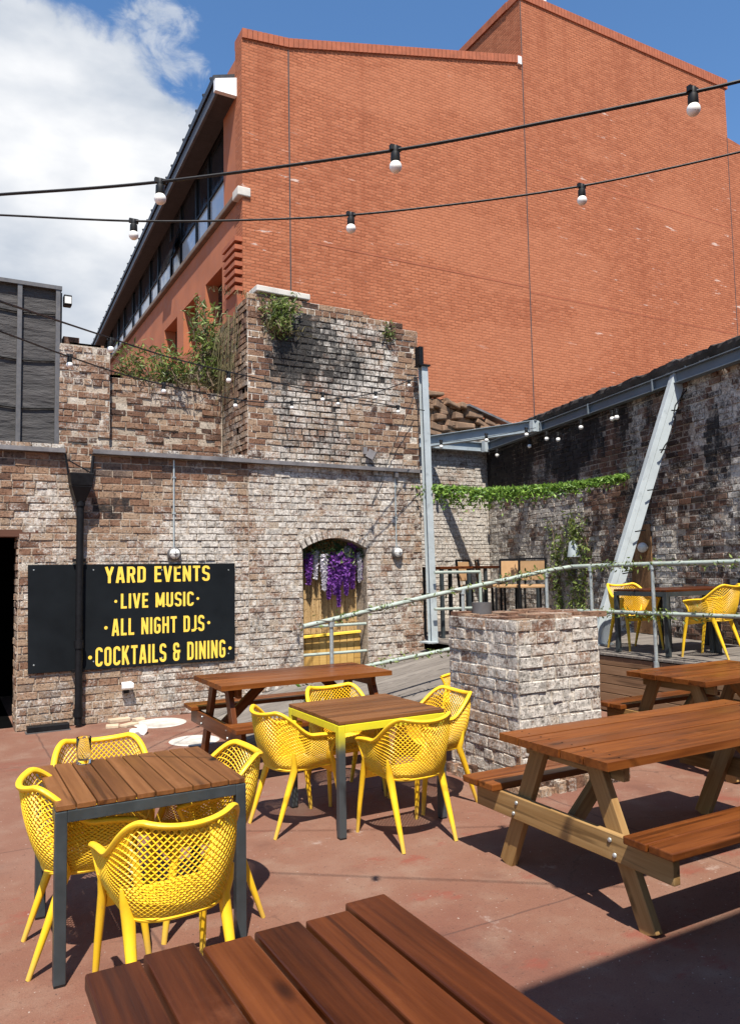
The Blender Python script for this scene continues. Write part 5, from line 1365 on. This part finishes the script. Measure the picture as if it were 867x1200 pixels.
# ------------------------------------------------------------------ string lights
def festoon(name, pts, fracs, label, r=.0055, size=.045, drop=.02, sag=0.0, group='festoon light strings'):
    rt = empty(name, pts[0], label, 'string lights', group)
    P = []
    V = [Vector(p) for p in pts]
    for i in range(len(V)-1):
        a, b, c, d = V[max(0, i-1)], V[i], V[i+1], V[min(len(V)-1, i+2)]
        for k in range(12):
            f = k/12; q = 0.5*(2*b + (c-a)*f + (2*a-5*b+4*c-d)*f*f + (3*b-a-3*c+d)*f**3); q.z -= sag*4*f*(1-f); P.append(q)
    P.append(V[-1])
    mb = MB(); mb.tube(P, r, 6); child(mb, 'cable', 'rubber', rt)
    k = size/.045; off = Vector(pts[0])
    for q in fracs:
        q = Vector(q)
        mb = MB(); mb.lathe([(.0001, .012), (.012, .012), (.014, .0), (.013, -.012), (.0175, -.016), (.0185, -.045), (.0155, -.05), (.0001, -.05)], (0, 0, 0), 14); mb.beam((-.022, 0, .004), (.022, 0, .004), .016, .02)
        mb.v = [tuple(Vector(v)*k + q) for v in mb.v]; s_ = child(mb, 'socket', 'rubber', rt)
        mb = MB(); pr = [(.013, -.05)] + [(.0225*math.sin(rad(a_)), -.070 - .0225*-math.cos(rad(a_))*-1) for a_ in ()]
        pr = [(.014, -.0505)] + [(.0235*math.sin(rad(a_)), -.068 + .0235*math.cos(rad(a_))) for a_ in range(45, 180, 15)] + [(.0001, -.0915)]
        mb.lathe(pr, (0, 0, 0), 18); mb.v = [tuple(Vector(v)*k + q) for v in mb.v]; b_ = mb.build('bulb', 'bulb'); b_.parent = s_
        b_.matrix_parent_inverse = Matrix.Identity(4)
    return rt
D1 = lambda u, v: atd(u, v, 3.0 - .45*(u-0)/867)
festoon('string_light', [D1(-60, 232), D1(0, 228), D1(188, 213), D1(463, 176), D1(640, 143), D1(811, 108), D1(867, 95), D1(960, 72)], [D1(188, 213.5), D1(463, 175), D1(811, 106.5)], 'upper black festoon cable across the sky with three big white bulbs', r=.0058, size=.043)
D2 = lambda u, v: atd(u, v, 3.55 - .1*(u)/867)
festoon('string_light', [D2(-60, 250), D2(0, 252), D2(157, 259), D2(285, 258), D2(411, 252), D2(560, 236), D2(681, 218), D2(780, 198), D2(867, 178), D2(960, 156)], [D2(157, 260), D2(411, 252), D2(681, 219)], 'second black festoon cable below the first one, crossing the red gable', r=.0048, size=.042)
Da = lambda u, v: atd(u, v, 4.0 + 6.9*max(0, u)/497)
festoon('string_light', [Da(-40, 340), Da(0, 353), Da(114, 391), Da(207, 421), Da(300, 443), Da(375, 460), Da(440, 472), Da(497, 481)], [Da(130, 398), Da(268, 437), Da(378, 461), Da(466, 476)], 'sagging black bulb cable from the left edge across the ruin to the steel post', r=.007, size=.05)
Db = lambda u, v: atd(u, v, 4.6 + 6.2*max(0, u)/490)
festoon('string_light', [Db(-40, 374), Db(0, 388), Db(76, 416), Db(156, 442), Db(239, 461), Db(300, 471), Db(342, 471), Db(396, 467), Db(440, 460), Db(490, 442)], [Db(82, 417), Db(192, 450), Db(276, 468), Db(342, 471), Db(396, 467), Db(440, 460), Db(479, 446)], 'lower sagging bulb cable hanging in front of the plants and the tower', r=.0065, size=.045)
off = .24
sp_ = [rwp(s, off, zB-.16) for s in (6.8, 5.2, 3.6, 2.2, 1.05)]
festoon('string_light', sp_, [rwp(s, off, zB-.16 - d_) for s, d_ in ((6.3, .02), (4.9, .05), (4.25, .02), (3.85, .10), (3.1, .02), (2.2, .05), (2.08, .05))], 'row of small bulbs hanging under the slate beam on the right wall', r=.005, size=.075, sag=.05)
festoon('string_light', [c0 + Vector((-.05, -.14, -.06)), c0.lerp(c1, .5) + Vector((-.1, -.14, -.1)), c1 + Vector((-.12, -.1, -.06))], [c0.lerp(c1, f) + Vector((-.1, -.14, -.05)) for f in (.12, .55, .9)], 'short row of small bulbs along the diagonal steel corner tie', r=.005, size=.075)
# stay wire on the tower face
ww = MB(); ww.tube([aty(486, 462, WY-.2), aty(462, 520, WY-.1), aty(436, 590, WY-.03)], .006, 5); o = ww.build('stay_wire', 'rubber'); tag(o, 'thin dark wire slanting down the tower face from the steel post to the window', 'wire')

# ------------------------------------------------------------------ ivy garland across the back yard
gv = empty('ivy_garland', (6.2, 9.4, 2.95), 'bright green leafy garland strung on a wire from the steel post to the right wall', 'garland')
ga = Vector((6.2, 9.42, 2.93)); gbb = rwp(2.2, .05, 3.12)
gp = []
for i in range(25):
    f = i/24; q = ga.lerp(gbb, f); q.z -= .11*4*f*(1-f)*(1.15-.3*f); gp.append(q)
mb = MB(); mb.tube(gp, .008, 6); mb.tube([gbb, rwp(.3, .05, 3.22), rwp(-1.5, .05, 3.3)], .006, 5); child(mb, 'wire', 'rubber', gv)
mb = MB()
for _ in range(3600):
    f = random.random(); i = min(int(f*24), 23); q = gp[i].lerp(gp[i+1], f*24-i)
    th = .135*(1.35 - .8*f) * (0.7 + .6*abs(fbm(f*9, 3.3)))
    dz = -abs(random.gauss(0, th*.9)) + .05
    mb.leaf(q + Vector((random.gauss(0, th*.6), random.gauss(0, th*.6), dz)), random.uniform(.025, .05), asp=.7)
for _ in range(30):
    f = random.random()**1.5*.9; i = min(int(f*24), 23); q = gp[i]; ln = random.uniform(.1, .32)*(1.2-f)
    for k in range(int(ln*60)): mb.leaf(q + Vector((random.gauss(0, .02), random.gauss(0, .02), -random.random()*ln)), random.uniform(.02, .04), asp=.7)
child(mb, 'leaves', 'ivy', gv)
# ivy on the wall with a lantern and a planter look
iw = empty('wall_ivy', rwp(4.0, 0, 1.6), 'loose straggling ivy climbing the dark wall around the grey lantern', 'ivy')
mb = MB(); mb2_ = MB()
for k in range(9):
    s = random.uniform(3.3, 4.5); z = 0.75; pts = []
    while z < random.uniform(1.9, 2.75):
        pts.append(rwp(s, .03, z)); s += random.gauss(0, .06); z += .12
    if len(pts) < 3: continue
    mb2_.tube(pts, .008, 5)
    for p in pts:
        for _ in range(random.randint(3, 11)): mb.leaf(p + WN*random.uniform(.0, .1) + WD*random.gauss(0, .07) + Vector((0, 0, random.gauss(0, .06))), random.uniform(.025, .05), asp=.75)
for _ in range(220): mb.leaf(rwp(random.gauss(3.65, .16), random.uniform(.05, .2), random.gauss(2.3, .16)), random.uniform(.03, .05), asp=.75)
child(mb, 'leaves', 'leaf', iw); child(mb2_, 'stem', 'trunk', iw)
ln_ = empty('wall_lantern', rwp(3.65, .1, 1.95), 'small grey tapered wall lantern half hidden by ivy on the dark wall', 'wall lamp')
mb = MB(); mb.lathe([(.0001, 0), (.11, 0), (.07, .24), (.03, .28), (.0001, .29)], rwp(3.65, .14, 1.9), 18); child(mb, 'shade', 'steel', ln_)
mb = MB(); q = rwp(3.65, .0, 2.12); mb.tube([q, q + WN*.14], .015, 6); child(mb, 'arm', 'black', ln_)
rl = empty('globe_lamp', rwp(1.75, .1, 1.95), 'small round grey wall lamp on the dark wall right of the leaning brace', 'wall lamp')
mb = MB(); mb.lathe([(.0001, -.075)] + [(.075*math.sin(rad(a_)), -.075*math.cos(rad(a_))) for a_ in range(15, 180, 15)] + [(.0001, .075)], rwp(1.75, .12, 2.0), 18); child(mb, 'globe', 'lamp_glass', rl)
mb = MB(); q = rwp(1.75, 0, 2.0); mb.tube([q, q+WN*.06], .03, 8); child(mb, 'mount', 'fascia_grey', rl)
dr = empty('plank_door', rwp(1.95, .02, 0.7), 'narrow dark brown door in the sooty wall behind the leaning brace', 'door')
mb = MB()
for k in range(5):
    P0 = rwp(1.72+k*.1, .022, .71); P1 = rwp(1.72+k*.1, .022, 2.35); mb.beam(P0, P1, .095, .02, up=WN)
child(mb, 'planks', 'old_door', dr)

# ------------------------------------------------------------------ plants on the ruin
def grass_blade(mb, p, d, ln, wd, t=None):
    d = Vector(d).normalized(); side = d.cross(Vector((random.random(), random.random(), random.random()))).normalized()*wd; tint = random.random() if t is None else t
    prev = None; n = 4
    for i in range(n+1):
        f = i/n; q = Vector(p) + d*ln*f + Vector((0, 0, -.45*ln*f*f)); s = side*(1-f*.9)
        cur = (q-s, q+s)
        if prev: mb.quad(prev[0], prev[1], cur[1], cur[0], 0, tint)
        prev = cur
def bush(name, label, cat, base, rad_, hgt, nleaf, ndry, lsize=.05, leafm='leaf', stems=10):
    rt = empty(name, base, label, cat, 'shrubs on the ruin')
    base = Vector(base); mb = MB(); ms = MB(); md = MB()
    for k in range(stems):
        an = random.random()*6.28; tip = base + Vector((math.cos(an)*rad_*random.random(), math.sin(an)*rad_*.6*random.random(), hgt*random.uniform(.55, 1.05)))
        b_ = base + Vector((random.gauss(0, rad_*.25), random.gauss(0, rad_*.15), 0)); pts = [b_.lerp(tip, i/6) + Vector((random.gauss(0, .025), random.gauss(0, .025), 0)) for i in range(7)]
        ms.tube(pts, [.012*(1-i/8) for i in range(7)], 5)
        for _ in range(nleaf//stems):
            f = random.uniform(.15, 1.05); i = min(int(f*6), 5); q = pts[i].lerp(pts[i+1], min(1, f*6-i))
            mb.leaf(q + Vector((random.gauss(0, .07*rad_/.5), random.gauss(0, .07*rad_/.5), random.gauss(0, .06))), lsize*random.uniform(.5, 1.3), asp=.42)
    for _ in range(ndry):
        an = random.random()*6.28; e = random.uniform(.3, 1.4)
        grass_blade(md, base + Vector((random.gauss(0, rad_*.5), random.gauss(0, rad_*.25), random.uniform(-.05, .1))), (math.cos(an)*math.cos(e), math.sin(an)*math.cos(e), math.sin(e)), random.uniform(.15, .5)*hgt, .006)
    child(mb, 'leaves', leafm, rt)
    child(ms, 'stem', 'trunk', rt)
    if ndry: child(md, 'dry_grass', 'dry', rt)
    return rt
bush('shrub', 'tall yellowing shrub growing out of the gap between the broken stub wall and the tower', 'shrub', (3.28, 10.75, 4.4), .44, 1.4, 800, 240, .06, stems=15)
bush('shrub', 'low tangled shrub spread over the top of the broken stub wall', 'shrub', (2.7, 10.75, 4.33), .66, .62, 1150, 330, .05, stems=22)
bush('shrub', 'small straggly weeds at the left end of the stub wall top', 'shrub', (2.15, 10.75, 4.40), .35, .36, 260, 150, .04)
bush('shrub', 'green tuft hanging on the upper left corner of the tower face below the white slab', 'shrub', (3.95, WY-.06, 4.98), .34, .52, 1000, 130, .045, stems=16)
bush('shrub', 'small tuft of weeds on the upper right part of the tower face', 'shrub', (5.68, WY-.03, 5.12), .12, .26, 130, 24, .035)
hg = MB()
for _ in range(95):
    y = random.uniform(9.75, 11.0); x = TX0 - random.uniform(.0, .12); z = random.uniform(4.6, 5.45); grass_blade(hg, (x, y, z), (random.gauss(-.16, .1), random.gauss(-.1, .2), random.gauss(-.7, .3)), random.uniform(.25, .65), .006)
o = hg.build('hanging_grass', 'dry'); tag(o, 'curtain of dry grass and roots hanging down the shaded left side of the tower', 'dry grass')
for (x, y, z, n) in ((4.7, WY+.1, 5.47, 70), (5.3, WY+.1, 5.45, 40), (3.55, WY+.05, 5.5, 60)):
    mb = MB()
    for _ in range(n): grass_blade(mb, (x+random.gauss(0, .25), y+random.random()*.2, z), (random.gauss(0, .5), random.gauss(0, .5), 1), random.uniform(.06, .22), .005)
    o = mb.build('grass_tuft', 'dry'); tag(o, {4.7: 'sparse dry grass on the middle of the tower top', 5.3: 'sparse dry grass on the right part of the tower top', 3.55: 'dry grass at the left corner of the tower top beside the white slab'}[x], 'dry grass')
pt = empty('potted_plant', (3.55, 7.55, 0.1), 'small green plant seen under the picnic table top at the ramp foot', 'plant')
mb = MB(); mb.lathe([(.0001, 0), (.10, 0), (.13, .2), (.12, .2), (.0001, .17)], (3.55, 7.62, .1), 16); child(mb, 'pot', 'pine', pt)
mb = MB()
for _ in range(260): mb.leaf((3.55+random.gauss(0, .1), 7.62+random.gauss(0, .08), .36+random.gauss(0, .08)), random.uniform(.03, .05))
child(mb, 'leaves', 'ivy', pt)

# ------------------------------------------------------------------ unseen building placed behind the viewer so its eave shades the lower right corner
nb = empty('brick_building', (2.0, -1.0, 0), 'unseen brick building placed outside the frame to cast the lower right ground shadow', 'building')
mb = MB(); mb.box((0.95, -6, 0), (7, -.7, 5.6)); child(mb, 'wall', 'red_brick', nb)
mb = MB(); mb.box((0.70, -6.2, 5.602), (7.2, -.36, 5.75)); child(mb, 'roof', 'roof_dark', nb)
